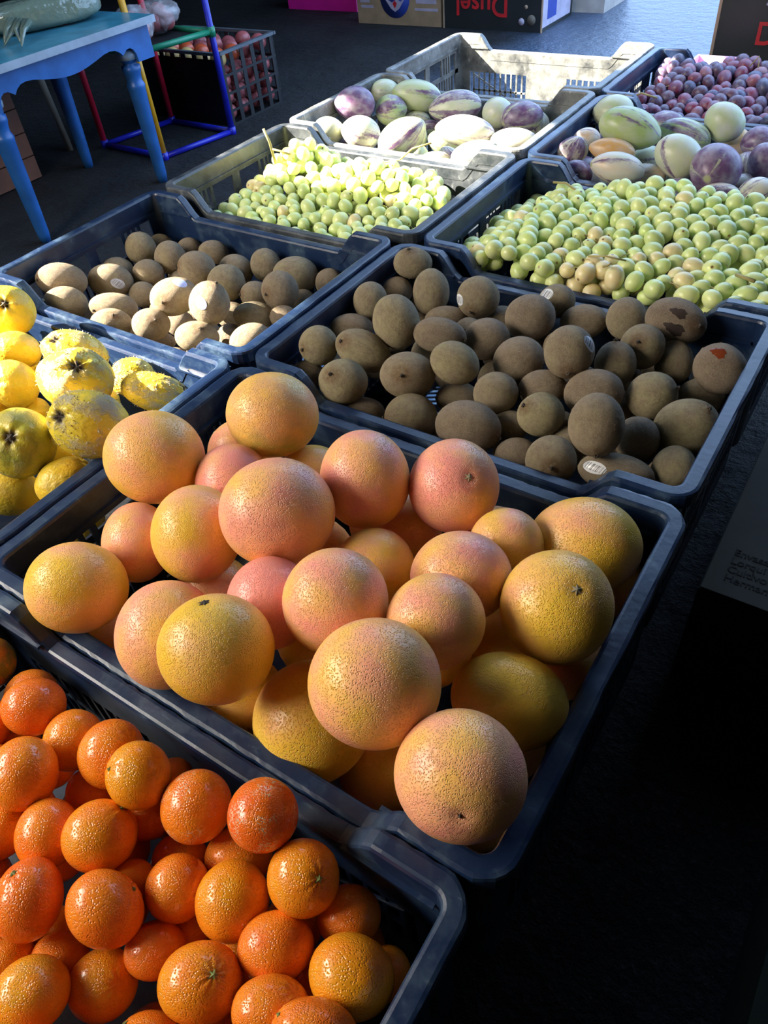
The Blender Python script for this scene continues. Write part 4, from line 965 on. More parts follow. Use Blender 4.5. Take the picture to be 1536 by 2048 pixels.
  (-0.3442,0.5441,-0.118,0.0383,0.0191,0.0191,0.657,0.712,-0.25,0.212,-0.492,-0.844,0.38,0.84,-0.39,-1),
  (-0.1435,0.6771,-0.0894,0.0252,0.0193,0.0193,-0.764,-0.626,0.159,-0.2,0.464,0.863,-0.82,-0.57,0.12,0),
  (-0.1458,0.5899,-0.0856,0.0348,0.0252,0.0252,-0.604,-0.784,-0.146,-0.474,0.206,0.856,0.42,0.91,0.02,0),
  (-0.2202,0.6126,-0.118,0.0265,0.025,0.025,0.208,-0.49,-0.847,-0.723,-0.66,0.204,0.09,-0.39,-0.92,-1),
  (-0.1431,0.8119,-0.0901,0.0259,0.0257,0.025,0.181,-0.431,-0.884,-0.797,-0.59,0.125,0.13,-0.37,-0.92,-1),
  (-0.3458,0.6121,-0.118,0.0273,0.0243,0.025,-0.681,-0.694,0.236,-0.194,0.482,0.854,0.64,0.72,-0.26,-1),
  (-0.5681,0.6763,-0.0863,0.0294,0.0227,0.0227,0.629,0.732,-0.262,0.152,-0.446,-0.882,0.72,0.66,-0.21,-1),
  (-0.1729,0.7658,-0.1108,0.023,0.0213,0.0215,-0.779,-0.611,0.145,-0.19,0.449,0.873,-0.81,-0.57,0.12,-1),
  (-0.5743,0.798,-0.0931,0.0267,0.0248,0.025,-0.666,-0.708,0.236,-0.135,0.425,0.895,-0.7,-0.68,0.21,-1),
  (-0.5052,0.8123,-0.095,0.0261,0.0254,0.025,-0.69,-0.69,0.22,-0.14,0.424,0.895,0.74,0.64,-0.19,-1),
  (-0.2737,0.6762,-0.118,0.0283,0.0242,0.0254,-0.723,-0.662,0.198,-0.193,0.469,0.862,0.89,0.46,-0.05,-1),
  (-0.1283,0.7385,-0.1103,0.0252,0.0252,0.0286,0.045,-0.151,0.987,-0.816,0.565,0.124,-0.58,-0.81,-0.1,-2),
  (-0.5531,0.5614,-0.1318,0.025,0.025,0.0284,-0.286,0.862,-0.419,-0.866,-0.419,-0.273,-0.41,0.28,0.87,-2),
  (-0.4064,0.6304,-0.1216,0.0247,0.0247,0.0281,0.317,0.637,0.702,-0.771,0.604,-0.2,-0.55,-0.48,0.68,-2),
  (-0.3832,0.7518,-0.1374,0.0272,0.0272,0.0309,-0.442,-0.892,0.092,0.768,-0.323,0.553,-0.46,0.31,0.83,-2),
  (-0.0943,0.7883,-0.1151,0.0258,0.0258,0.0294,0.73,-0.681,0.059,-0.636,-0.647,0.42,-0.25,-0.34,-0.91,-2),
  (-0.4657,0.7333,-0.1276,0.0267,0.0267,0.0303,-0.767,0.622,-0.158,-0.636,-0.769,0.058,-0.09,0.15,0.99,-2),
  (-0.095,0.5173,-0.1143,0.0254,0.0254,0.0289,-0.112,-0.013,-0.994,-0.979,-0.172,0.112,-0.17,0.99,0.01,-2),
  (-0.1686,0.5123,-0.1133,0.0263,0.0263,0.0299,0.264,-0.053,0.963,-0.325,-0.945,0.037,0.91,-0.32,-0.27,-2),
  (-0.1509,0.6537,-0.1355,0.026,0.026,0.0296,-0.904,-0.263,0.337,-0.035,-0.741,-0.671,0.43,-0.62,0.66,-2),
  (-0.512,0.7775,-0.1371,0.0251,0.0251,0.0285,0.186,0.961,0.203,-0.949,0.23,-0.218,-0.26,-0.15,0.95,-2),
  (-0.3653,0.6719,-0.133,0.0251,0.0251,0.0285,0.166,0.946,0.278,-0.77,0.3,-0.563,-0.62,-0.12,0.78,-2),
  (-0.4223,0.6856,-0.1276,0.0247,0.0247,0.0281,-0.62,-0.745,-0.245,0.375,-0.556,0.742,-0.69,0.37,0.62,-2),
  (-0.0993,0.6941,-0.1303,0.0269,0.0269,0.0305,0.051,0.167,-0.985,0.479,0.861,0.171,0.88,-0.48,-0.04,-2),
  (-0.1939,0.7142,-0.1163,0.0266,0.0266,0.0302,0.599,-0.604,0.525,0.333,-0.408,-0.85,0.73,0.68,-0.04,-2),
  (-0.2809,0.7521,-0.1375,0.0265,0.0265,0.0301,0.905,-0.411,0.113,0.203,0.183,-0.962,0.37,0.89,0.25,-2),
  (-0.4111,0.5738,-0.1375,0.0268,0.0268,0.0305,-0.2,-0.841,0.503,0.52,0.344,0.782,-0.83,0.42,0.37,-2),
  (-0.0922,0.6321,-0.1208,0.0262,0.0262,0.0298,0.955,0.163,-0.247,-0.262,0.083,-0.961,-0.14,0.98,0.12,-2),
  (-0.2722,0.6022,-0.1213,0.0265,0.0265,0.0301,0.821,0.145,-0.552,-0.558,0.005,-0.83,-0.12,0.99,0.08,-2),
  (-0.5446,0.7058,-0.1259,0.0253,0.0253,0.0287,0.546,-0.109,0.831,0.834,0.166,-0.526,-0.08,0.98,0.18,-2),
  (-0.2749,0.5214,-0.129,0.0254,0.0254,0.0289,0.323,0.552,-0.769,0.852,-0.523,-0.018,-0.41,-0.65,-0.64,-2),
  (-0.4166,0.5093,-0.1303,0.0247,0.0247,0.0281,0.621,-0.652,0.434,0.675,0.163,-0.72,0.4,0.74,0.54,-2),
  (-0.4808,0.5084,-0.1247,0.025,0.025,0.0284,-0.535,0.546,0.644,-0.126,-0.806,0.579,0.84,0.23,0.5,-2),
  (-0.4784,0.5839,-0.1358,0.025,0.025,0.0284,0.704,0.596,0.387,0.63,-0.775,0.048,0.33,0.21,-0.92,-2),
  (-0.083,0.5799,-0.1342,0.0254,0.0254,0.0289,-0.065,0.802,-0.593,-0.615,-0.501,-0.609,-0.79,0.33,0.53,-2),
  (-0.4329,0.7802,-0.1358,0.0268,0.0268,0.0305,-0.547,-0.467,-0.695,0.793,-0.023,-0.609,0.27,-0.88,0.38,-2),
  (-0.1477,0.5349,-0.1627,0.025,0.025,0.0284,0.171,-0.556,0.813,0.941,-0.152,-0.302,0.29,0.82,0.5,-2),
  (-0.2186,0.5442,-0.1589,0.0254,0.0254,0.0289,-0.999,0.011,-0.034,-0.027,-0.846,0.533,-0.02,0.53,0.85,-2),
  (-0.529,0.6116,-0.1507,0.0266,0.0266,0.0303,0.772,0.622,-0.131,0.551,-0.551,0.627,0.32,-0.56,-0.77,-2),
  (-0.1468,0.7212,-0.1681,0.0266,0.0266,0.0302,-0.225,-0.012,-0.974,-0.238,0.97,0.043,0.94,0.24,-0.22,-2),
  (-0.0856,0.7503,-0.1563,0.0256,0.0256,0.0291,0.664,0.728,-0.171,-0.747,0.657,-0.1,0.04,0.19,0.98,-2),
  (-0.2227,0.7444,-0.1596,0.0262,0.0262,0.0298,0.808,-0.521,0.275,0.447,0.846,0.289,-0.38,-0.11,0.92,-2),
  (-0.1949,0.6013,-0.1679,0.0254,0.0254,0.0289,0.495,0.106,-0.862,-0.555,-0.725,-0.408,-0.67,0.68,-0.3,-2),
  (-0.3047,0.608,-0.1671,0.0259,0.0259,0.0294,-0.325,-0.696,0.64,0.459,0.476,0.75,-0.83,0.54,0.17,-2),
  (-0.2049,0.669,-0.1629,0.026,0.026,0.0296,0.021,0.683,-0.73,0.479,-0.648,-0.592,-0.88,-0.34,-0.34,-2),
 ],
 'QU': [
  (-0.443,0.373,0.0069,0.0406,0.0392,0.0387,-0.537,-0.773,0.339,-0.177,0.495,0.851,0.62,-0.38,0.69,1),
  (-0.3671,0.3182,-0.012,0.0367,0.0299,0.0299,-0.541,-0.768,0.342,-0.209,0.517,0.83,-0.7,-0.67,0.24,0),
  (-0.2885,0.2558,-0.011,0.0343,0.0335,0.0329,-0.54,-0.762,0.356,-0.234,0.542,0.807,0.19,-0.8,0.57,1),
  (-0.2561,0.3458,-0.0039,0.047,0.0334,0.0334,-0.609,-0.694,0.385,-0.158,0.581,0.798,-0.08,-0.39,0.92,0),
  (-0.1518,0.2751,0.0267,0.0493,0.0403,0.0403,-0.608,-0.701,0.372,-0.19,0.584,0.789,0.62,-0.12,0.77,1),
  (-0.0529,0.2145,0.028,0.0499,0.0416,0.0416,-0.654,-0.566,0.502,-0.108,0.727,0.678,-0.03,-0.69,0.72,1),
  (-0.1513,0.3554,-0.0199,0.0323,0.0268,0.0268,0.641,0.716,-0.278,0.233,-0.527,-0.817,-0.47,-0.8,0.38,0),
  (-0.0781,0.3354,-0.0112,0.0451,0.0273,0.0273,-0.701,-0.556,0.448,-0.083,0.687,0.722,0.68,0.7,0.2,0),
  (-0.1216,0.1559,0.0153,0.0448,0.0398,0.0409,0.28,-0.58,-0.765,-0.549,-0.75,0.368,0.55,-0.43,0.72,1),
  (-0.0624,0.1565,-0.0258,0.0352,0.0306,0.0318,-0.386,-0.922,-0.021,-0.543,0.209,0.813,0.47,0.88,0.09,0),
  (-0.1535,0.2058,-0.0473,0.0417,0.034,0.034,0.286,-0.584,-0.76,-0.58,-0.737,0.348,-0.23,0.56,0.8,-1),
  (-0.2793,0.2621,-0.0643,0.0237,0.0228,0.0225,0.257,-0.56,-0.787,-0.561,-0.75,0.35,-0.73,-0.68,-0.02,-1),
  (-0.1389,0.1207,-0.0473,0.0379,0.0309,0.0309,0.544,0.746,-0.384,0.32,-0.608,-0.727,-0.4,-0.78,0.48,-1),
  (-0.4371,0.2606,-0.0334,0.0359,0.0359,0.0408,-0.506,0.83,-0.234,-0.081,0.224,0.971,0.86,0.51,-0.05,-2),
  (-0.2896,0.1278,-0.0594,0.0369,0.0369,0.042,-0.545,0.154,-0.824,-0.576,0.645,0.502,0.61,0.75,-0.26,-2),
  (-0.5008,0.1524,-0.0361,0.0336,0.0336,0.0382,0.094,0.203,0.975,0.716,0.667,-0.208,-0.69,0.72,-0.08,-2),
  (-0.4047,0.1578,-0.0457,0.0344,0.0344,0.0391,-0.06,-0.819,0.571,0.728,-0.427,-0.536,0.68,0.38,0.62,-2),
  (-0.5173,0.2773,-0.0709,0.0336,0.0336,0.0382,-0.844,-0.252,0.473,0.075,0.819,0.569,-0.53,0.52,-0.67,-2),
  (-0.52,0.353,-0.0288,0.034,0.034,0.0386,-0.735,0.633,0.243,0.477,0.738,-0.477,-0.48,-0.23,-0.84,-2),
  (-0.2058,0.3131,-0.0631,0.0353,0.0353,0.0401,0.705,-0.468,0.533,-0.693,-0.615,0.376,0.15,-0.63,-0.76,-2),
  (-0.3218,0.2072,-0.0529,0.0344,0.0344,0.0391,-0.719,0.695,-0.004,-0.196,-0.208,-0.958,-0.67,-0.69,0.29,-2),
  (-0.2086,0.1095,-0.0312,0.0343,0.0343,0.039,-0.965,-0.21,0.158,0.178,-0.965,-0.194,0.19,-0.16,0.97,-2),
  (-0.239,0.1851,-0.0646,0.0347,0.0347,0.0394,0.273,0.956,0.111,-0.43,0.018,0.903,0.86,-0.29,0.42,-2),
  (-0.3171,0.3523,-0.0625,0.0351,0.0351,0.0399,-0.359,-0.681,0.638,-0.546,0.708,0.448,-0.76,-0.19,-0.63,-2),
  (-0.0861,0.2615,-0.0512,0.0368,0.0368,0.0419,-0.19,-0.46,-0.867,-0.574,0.769,-0.282,0.8,0.44,-0.41,-2),
  (-0.4232,0.3341,-0.06,0.0337,0.0337,0.0383,0.446,-0.321,0.836,-0.875,-0.354,0.33,0.19,-0.88,-0.44,-2),
  (-0.454,0.1055,-0.0713,0.0337,0.0337,0.0383,-0.162,0.136,-0.977,-0.821,0.53,0.21,0.55,0.84,0.03,-2),
  (-0.3555,0.0947,-0.0286,0.0365,0.0365,0.0414,0.694,0.247,0.676,-0.703,0.432,0.565,-0.15,-0.87,0.47,-2),
  (-0.076,0.1532,-0.0993,0.0342,0.0342,0.0389,-0.636,-0.444,-0.631,0.169,0.718,-0.676,0.75,-0.54,-0.38,-2),
  (-0.5188,0.2291,-0.0071,0.0367,0.0367,0.0417,-0.12,0.068,0.99,0.161,0.986,-0.049,-0.98,0.15,-0.13,-3),
  (-0.3712,0.2384,0.0028,0.034,0.034,0.0387,-0.31,-0.21,0.927,-0.704,0.706,-0.076,-0.64,-0.68,-0.37,-3),
  (-0.3466,0.1646,0.0084,0.0347,0.0347,0.0395,0.64,-0.689,-0.341,-0.718,-0.377,-0.585,0.27,0.62,-0.74,-3),
  (-0.4609,0.1005,0.0078,0.0368,0.0368,0.0419,0.845,0.009,-0.535,-0.248,-0.879,-0.407,-0.47,0.48,-0.74,-3),
 ],
 'PL': [
  (-0.5514,1.5005,-0.0156,0.0507,0.0401,0.0401,-0.816,-0.57,0.1,-0.074,0.274,0.959,-0.85,-0.51,0.08,0),
  (-0.4942,1.5706,-0.0453,0.0407,0.0372,0.0378,-0.822,-0.568,-0.031,-0.181,0.21,0.961,0.7,0.71,-0.02,0),
  (-0.4549,1.6442,-0.0283,0.0652,0.0378,0.0378,-0.857,-0.472,0.205,0.043,0.331,0.943,-0.67,-0.7,0.24,0),
  (-0.3352,1.6376,-0.0441,0.065,0.0405,0.0405,-0.865,-0.5,-0.036,-0.169,0.224,0.96,-0.81,-0.59,-0.01,0),
  (-0.2288,1.6516,-0.051,0.0387,0.0353,0.0358,0.896,0.445,-0.013,0.116,-0.261,-0.958,0.91,0.41,-0,0),
  (-0.1414,1.6153,-0.0414,0.0516,0.0345,0.0345,-0.905,-0.426,-0.022,-0.143,0.254,0.956,-0.51,-0.83,-0.22,0),
  (-0.5579,1.3822,-0.0428,0.0394,0.0313,0.0313,-0.801,-0.572,0.18,-0.031,0.339,0.94,0.73,0.65,-0.21,0),
  (-0.4734,1.409,-0.0484,0.0485,0.038,0.038,-0.824,-0.506,0.255,0.047,0.388,0.921,-0.7,-0.65,0.31,0),
  (-0.3322,1.3675,-0.0339,0.0595,0.0412,0.0412,-0.713,-0.607,-0.351,-0.464,0.033,0.885,0.72,0.35,0.6,1),
  (-0.1949,1.4327,-0.0239,0.068,0.0341,0.0341,-0.888,-0.424,0.177,0.019,0.35,0.937,-0.78,-0.6,0.16,1),
  (-0.4448,1.6177,-0.078,0.037,0.0218,0.0218,-0.854,-0.517,0.065,-0.096,0.279,0.956,-0.93,-0.36,0.01,-1),
  (-0.3971,1.6065,-0.0938,0.0315,0.0236,0.0236,0.862,0.505,-0.055,0.106,-0.284,-0.953,-0.96,-0.29,-0.02,-1),
  (-0.0898,1.4556,-0.0409,0.054,0.0276,0.0276,-0.904,-0.427,0.011,-0.125,0.289,0.949,0.72,0.68,-0.11,0),
  (-0.1463,1.3754,-0.0505,0.0531,0.0289,0.0289,-0.847,-0.511,-0.142,-0.285,0.214,0.934,0.8,0.25,0.54,0),
  (-0.2403,1.3704,-0.0663,0.0324,0.0138,0.0138,-0.865,-0.498,0.054,-0.12,0.31,0.943,-0.97,-0.22,-0.05,0),
  (-0.3148,1.5396,-0.094,0.0411,0.0304,0.0304,-0.868,-0.392,0.304,0.126,0.417,0.9,-0.75,-0.56,0.36,-1),
  (-0.5735,1.6657,-0.034,0.0404,0.0308,0.0308,0.834,0.545,-0.083,0.074,-0.259,-0.963,0.68,0.72,-0.14,-1),
  (-0.12,1.6651,-0.0718,0.0265,0.026,0.0254,0.136,-0.267,-0.954,-0.914,-0.406,-0.017,-0.13,0.25,0.96,-1),
  (-0.3969,1.5294,-0.0856,0.0304,0.0304,0.0346,0.47,0.511,0.72,-0.679,0.73,-0.074,-0.56,-0.45,0.69,-2),
  (-0.5402,1.5173,-0.0954,0.0308,0.0308,0.035,-0.46,0.848,0.266,-0.77,-0.231,-0.595,-0.44,-0.48,0.76,-2),
  (-0.3535,1.4603,-0.1082,0.0327,0.0327,0.0371,-0.811,-0.182,-0.557,-0.344,0.917,0.201,0.47,0.35,-0.81,-2),
  (-0.4669,1.5484,-0.1127,0.0313,0.0313,0.0356,0.211,-0.96,0.186,0.579,-0.031,-0.815,0.79,0.28,0.55,-2),
  (-0.1287,1.5184,-0.0852,0.0326,0.0326,0.0371,0.262,0.086,-0.961,0.952,-0.185,0.243,-0.16,-0.98,-0.13,-2),
  (-0.2557,1.5967,-0.0831,0.0307,0.0307,0.0349,-0.962,-0.102,0.255,-0.035,-0.874,-0.484,0.27,-0.47,0.84,-2),
  (-0.2499,1.447,-0.1034,0.0305,0.0305,0.0346,0.692,0.572,0.44,-0.318,0.789,-0.525,-0.65,0.22,0.73,-2),
  (-0.4307,1.4703,-0.108,0.0306,0.0306,0.0348,-0.833,0.169,-0.526,-0.421,-0.81,0.407,-0.36,0.56,0.75,-2),
  (-0.3995,1.3969,-0.0948,0.03,0.03,0.034,-0.984,0.087,0.153,0.006,-0.851,0.525,0.18,0.52,0.84,-2),
  (-0.0623,1.5643,-0.1017,0.0305,0.0305,0.0347,-0.283,0.782,0.556,0.346,-0.457,0.819,0.89,0.42,-0.14,-2),
  (-0.2141,1.5175,-0.099,0.0308,0.0308,0.035,-0.426,0.239,-0.873,0.065,0.97,0.234,0.9,0.04,-0.43,-2),
  (-0.1891,1.6452,-0.1086,0.0315,0.0315,0.0358,0.943,0.151,0.296,-0.127,-0.66,0.741,0.31,-0.74,-0.6,-2),
  (-0.5005,1.3645,-0.1105,0.0302,0.0302,0.0343,0.339,0.922,-0.186,-0.823,0.386,0.416,0.46,0.01,0.89,-2),
  (-0.0736,1.3643,-0.0933,0.0299,0.0299,0.034,-0.158,-0.839,-0.521,0.826,0.176,-0.535,0.54,-0.51,0.67,-2),
  (-0.536,1.4333,-0.095,0.0313,0.0313,0.0356,-0.712,-0.456,-0.534,-0.326,0.888,-0.323,0.62,-0.06,-0.78,-2),
  (-0.081,1.6456,-0.1146,0.0312,0.0312,0.0355,0.948,-0.281,0.151,-0.239,-0.313,0.919,-0.21,-0.91,-0.36,-2),
 ],
 'PR': [
  (0.0811,1.6201,-0.0126,0.0452,0.0353,0.0353,-0.941,-0.334,-0.052,-0.144,0.256,0.956,-0.98,-0.14,-0.11,0),
  (0.1685,1.4599,0.0109,0.0646,0.0398,0.0398,-0.946,-0.22,0.237,0.148,0.356,0.923,0.98,-0.1,-0.19,1),
  (0.073,1.4879,-0.0294,0.0294,0.0231,0.0231,-0.933,-0.359,-0.042,-0.15,0.28,0.948,-0.98,-0.14,-0.12,0),
  (0.0748,1.4026,-0.0267,0.0332,0.0268,0.0268,-0.903,-0.405,-0.147,-0.262,0.245,0.934,0.29,0.11,0.95,0),
  (0.1617,1.4051,-0.0165,0.0463,0.0234,0.0234,-0.953,-0.261,0.151,0.05,0.356,0.933,-0.92,-0.34,0.18,0),
  (0.1976,1.3427,-0.0261,0.0532,0.0302,0.0302,-0.954,-0.236,0.184,0.084,0.382,0.921,-0.83,-0.53,0.18,1),
  (0.1203,1.3344,-0.0409,0.03,0.0215,0.0215,-0.871,-0.139,0.472,0.366,0.459,0.81,-0.83,-0.23,0.51,0),
  (0.1883,1.6505,-0.0399,0.0426,0.0297,0.0297,-0.955,-0.286,-0.078,-0.158,0.268,0.95,0.86,0.51,0,-1),
  (0.2662,1.5487,-0.0201,0.0539,0.0295,0.0295,-0.956,-0.148,0.253,0.188,0.353,0.916,-0.98,0.15,0.14,0),
  (0.3262,1.5961,-0.0023,0.0437,0.0364,0.0364,0.855,0.009,-0.519,-0.483,-0.352,-0.802,-0.15,-0.61,-0.77,1),
  (0.2918,1.4131,-0.0142,0.0487,0.0383,0.0383,-0.904,-0.072,0.422,0.363,0.394,0.844,0.18,-0.58,-0.79,1),
  (0.3724,1.3797,-0.0178,0.0486,0.0442,0.045,0.839,-0.033,-0.543,-0.512,-0.387,-0.767,-0.03,-1,-0.03,1),
  (0.3529,1.6393,-0.064,0.0354,0.0333,0.0333,0.201,-0.285,-0.937,-0.965,-0.224,-0.139,-0.14,-0.01,0.99,-1),
  (0.4047,1.5711,-0.0261,0.0312,0.0293,0.0293,-0.968,-0.204,-0.144,-0.199,0.282,0.939,-0.98,-0.06,-0.19,0),
  (0.4397,1.4695,-0.0252,0.0344,0.0295,0.0309,0.217,-0.298,-0.93,-0.966,-0.201,-0.161,0.22,-0.33,-0.92,0),
  (0.3944,1.3294,-0.0453,0.0391,0.0223,0.0223,0.965,0.233,0.116,0.192,-0.334,-0.923,0.89,0.45,0.02,0),
  (0.4574,1.3552,-0.0426,0.0335,0.0288,0.0302,-0.86,-0.292,-0.418,-0.491,0.254,0.833,-0.67,-0.62,-0.4,1),
  (0.3132,1.3598,-0.064,0.0442,0.0276,0.0276,0.958,0.272,0.097,0.187,-0.33,-0.925,0.98,0.01,0.19,-1),
  (0.2335,1.3894,-0.0559,0.0432,0.027,0.027,-0.945,-0.312,-0.099,-0.199,0.308,0.93,0.98,0.05,0.19,0),
  (0.2094,1.4987,-0.064,0.0391,0.0314,0.0314,-0.95,-0.301,-0.082,-0.176,0.299,0.938,-0.89,-0.46,-0.02,-1),
  (0.4181,1.4396,-0.064,0.0244,0.0218,0.0224,0.966,0.215,0.144,0.21,-0.321,-0.923,0.94,0.32,0.1,-1),
  (0.4045,1.5182,-0.064,0.0373,0.0315,0.0332,0.217,-0.305,-0.927,-0.964,-0.217,-0.154,0.25,-0.54,-0.8,-1),
  (0.4791,1.5628,-0.0694,0.0324,0.0324,0.0368,0.03,-0.984,-0.173,-0.377,0.149,-0.914,0.93,0.09,-0.37,-2),
  (0.3272,1.5144,-0.079,0.032,0.032,0.0364,0.538,0.839,0.081,0.492,-0.235,-0.838,-0.68,0.49,-0.54,-2),
  (0.4362,1.6294,-0.0634,0.0301,0.0301,0.0342,0.852,0.215,0.477,0.262,-0.964,-0.034,0.45,0.15,-0.88,-2),
  (0.4967,1.4442,-0.0694,0.0302,0.0302,0.0343,-0.408,0.122,-0.905,0.913,0.053,-0.404,-0,-0.99,-0.13,-2),
  (0.1776,1.5607,-0.0494,0.0324,0.0324,0.0368,0.714,-0.653,-0.252,-0.681,-0.565,-0.467,0.16,0.5,-0.85,-2),
  (0.1136,1.6274,-0.0842,0.0313,0.0313,0.0355,0.423,-0.865,0.27,-0.846,-0.483,-0.224,0.32,-0.13,-0.94,-2),
  (0.5143,1.6215,-0.0784,0.0303,0.0303,0.0345,0.287,0.385,-0.877,-0.367,-0.801,-0.472,-0.88,0.46,-0.09,-2),
  (0.0979,1.5573,-0.0618,0.0325,0.0325,0.0369,0.23,0.806,-0.545,0.645,-0.545,-0.535,-0.73,-0.23,-0.65,-2),
  (0.2353,1.612,-0.0811,0.0316,0.0316,0.036,0.65,0.436,0.623,0.497,0.377,-0.782,-0.58,0.82,0.03,-2),
  (0.1649,1.438,-0.0845,0.0301,0.0301,0.0342,0.166,0.166,-0.972,0.549,0.803,0.231,0.82,-0.57,0.04,-2),
  (0.0883,1.4452,-0.0842,0.0331,0.0331,0.0376,-0.509,-0.404,0.76,-0.822,-0.034,-0.568,0.25,-0.91,-0.32,-2),
  (0.541,1.3724,-0.0791,0.0306,0.0306,0.0348,0.04,0.75,0.66,-0.319,-0.616,0.72,0.95,-0.24,0.21,-2),
  (0.1375,1.4969,-0.0743,0.03,0.03,0.0341,0.826,-0.563,-0.019,-0.372,-0.57,0.733,-0.42,-0.6,-0.68,-2),
  (0.3614,1.4441,-0.0705,0.0303,0.0303,0.0345,-0.409,0.838,-0.361,0.908,0.334,-0.252,-0.09,-0.43,-0.9,-2),
  (0.519,1.5072,-0.043,0.0301,0.0301,0.0342,0.535,0.194,-0.822,0.843,-0.067,0.533,0.05,-0.98,-0.2,-2),
  (0.2747,1.4626,-0.0746,0.0309,0.0309,0.0351,0.718,0.103,0.688,-0.691,-0.006,0.722,0.08,-0.99,0.07,-2),
  (0.3178,1.582,-0.0809,0.0304,0.0304,0.0345,-0.04,0.829,-0.558,-0.442,0.486,0.754,0.9,0.28,0.35,-2),
  (0.1332,1.3805,-0.083,0.0308,0.0308,0.035,-0.057,-0.967,-0.247,-0.321,-0.216,0.922,-0.95,0.13,-0.3,-2),
  (0.2147,1.5521,-0.1183,0.031,0.031,0.0352,-0.747,0.239,-0.62,-0.651,-0.449,0.612,-0.13,0.86,0.49,-2),
  (0.4517,1.4997,-0.122,0.0334,0.0334,0.0379,0.009,-0.721,-0.693,0.376,-0.64,0.67,-0.93,-0.27,0.26,-2),
  (0.5321,1.3995,-0.0138,0.0313,0.0313,0.0355,-0.891,0.1,-0.443,0.118,-0.891,-0.439,-0.44,-0.44,0.78,-3),
  (0.5366,1.6033,-0.0124,0.0331,0.0331,0.0377,0.017,-0.298,0.955,-0.016,-0.955,-0.297,1,-0.01,-0.02,-3),
 ],
}
STICKERS = [
    ('KR', None, 0, 2, (-0.607,-0.782,0.139), 0),
    ('KR', None, 0, 10, (-0.375,-0.582,0.721), 0),
    ('KR', None, 0, 21, (0.822,0.028,0.568), 0),
    ('KR', None, 0, 43, (-0.456,-0.659,0.598), 0),
    ('KL', None, 0, 2, (0.935,-0.309,0.176), 0.3),
    ('KL', None, 0, 15, (0.297,-0.823,0.485), 0.6),
    ('KL', None, 0, 10, (0.508,0.118,0.853), 0.8),
]
MARKS = [
    (25, (-0.112,-0.355,0.928), 'wound', 'wound', 'wet reddish split in the skin', 0.008),
    (13, (0.193,-0.969,0.157), 'bruise', 'bruise', 'dark wet bruise', 0.01),
    (13, (0.187,-0.606,0.774), 'bruise', 'bruise', 'dark wet bruise', 0.008),
]

CAMV = Vector(CAM_LOC)

def canon(seg, rings):
    """unit sphere around +Z"""
    vs = [(0, 0, 1.0)]
    th = [math.pi * i / rings for i in range(1, rings)]
    for t in th:
        for k in range(seg):
            a = 2 * math.pi * k / seg
            vs.append((math.sin(t) * math.cos(a), math.sin(t) * math.sin(a), math.cos(t)))
    vs.append((0, 0, -1.0))
    fs = [(0, 1 + k, 1 + (k + 1) % seg) for k in range(seg)]
    for i in range(rings - 2):
        for k in range(seg):
            k2 = (k + 1) % seg
            a, b = 1 + i * seg, 1 + (i + 1) * seg
            fs.append((a + k, b + k, b + k2, a + k2))
    last = len(vs) - 1
    b = 1 + (rings - 2) * seg
    fs += [(last, b + (k + 1) % seg, b + k) for k in range(seg)]
    return np.array(vs), fs
CANON = {}
def sphere(seg, rings):
    if (seg, rings) not in CANON: CANON[(seg, rings)] = canon(seg, rings)
    return CANON[(seg, rings)]

def lumps(n, rng, freq, amp, k=6):
    out = np.zeros(len(n))
    for _ in range(k):
        w = rng.normal(size=3); w *= freq / np.linalg.norm(w) * rng.uniform(0.7, 1.3)
        out += np.sin(n @ w + rng.uniform(0, 6.28)) * amp / k ** 0.5
    return out

def profile(kind, p, rng, flags):
    """radius factor over the canonical sphere (stem end at +Z)"""
    c = p[:, 2]
    az = np.arctan2(p[:, 1], p[:, 0])
    m = np.ones(len(p))
    if kind == 'GF':
        m += lumps(p, rng, 2.2, 0.012) + lumps(p, rng, 6, 0.003)
        m -= 0.045 * np.exp(-(1 - c) / 0.012) + 0.012 * np.exp(-(1 + c) / 0.02)
    elif kind == 'CL':
        m += lumps(p, rng, 2.5, 0.014) + lumps(p, rng, 7, 0.004)
        m += 0.018 * np.cos(az * 9 + rng.uniform(0, 6)) * np.exp(-(1 - c) / 0.10) * (1 - np.exp(-(1 - c) / 0.01))
        m -= 0.05 * np.exp(-(1 - c) / 0.012) + 0.03 * np.exp(-(1 + c) / 0.03)
    elif kind in ('KR', 'KL'):
        m += lumps(p, rng, 2.4, 0.016) + lumps(p, rng, 6, 0.006)
        m += 0.022 * (1 - np.abs(c) ** 2) * 0.5
        m += 0.05 * np.exp(-(1 - c) / 0.006) - 0.02 * np.exp(-(1 - c) / 0.05)
    elif kind == 'QU':
        m += lumps(p, rng, 2.6, 0.035) + lumps(p, rng, 6, 0.014)
        m += 0.035 * np.cos(az * 5 + rng.uniform(0, 6)) * np.exp(-(1 - c) / 0.25)
        m -= 0.13 * np.exp(-(1 - c) / 0.022)
        fl = flags.get('fluff', 0)
        if fl > 0.3:
            patch = np.clip(lumps(p, rng, 3.2, 1.0) + 0.2, 0, 1) * fl
            m += patch * (np.abs(lumps(p, rng, 34, 0.022, 10)) + np.abs(lumps(p, rng, 60, 0.016, 10)))
    else:
        m += lumps(p, rng, 2.2, 0.014)
        m += 0.10 * np.exp(-(1 - c) / 0.10) - 0.05 * np.exp(-(1 + c) / 0.4)
    return m

def basis(pole):
    z = np.array(pole, float); z /= np.linalg.norm(z)
    a = np.cross(z, (0.31, 0.77, 0.55)); a /= np.linalg.norm(a)
    return np.stack([a, np.cross(z, a), z], 1)

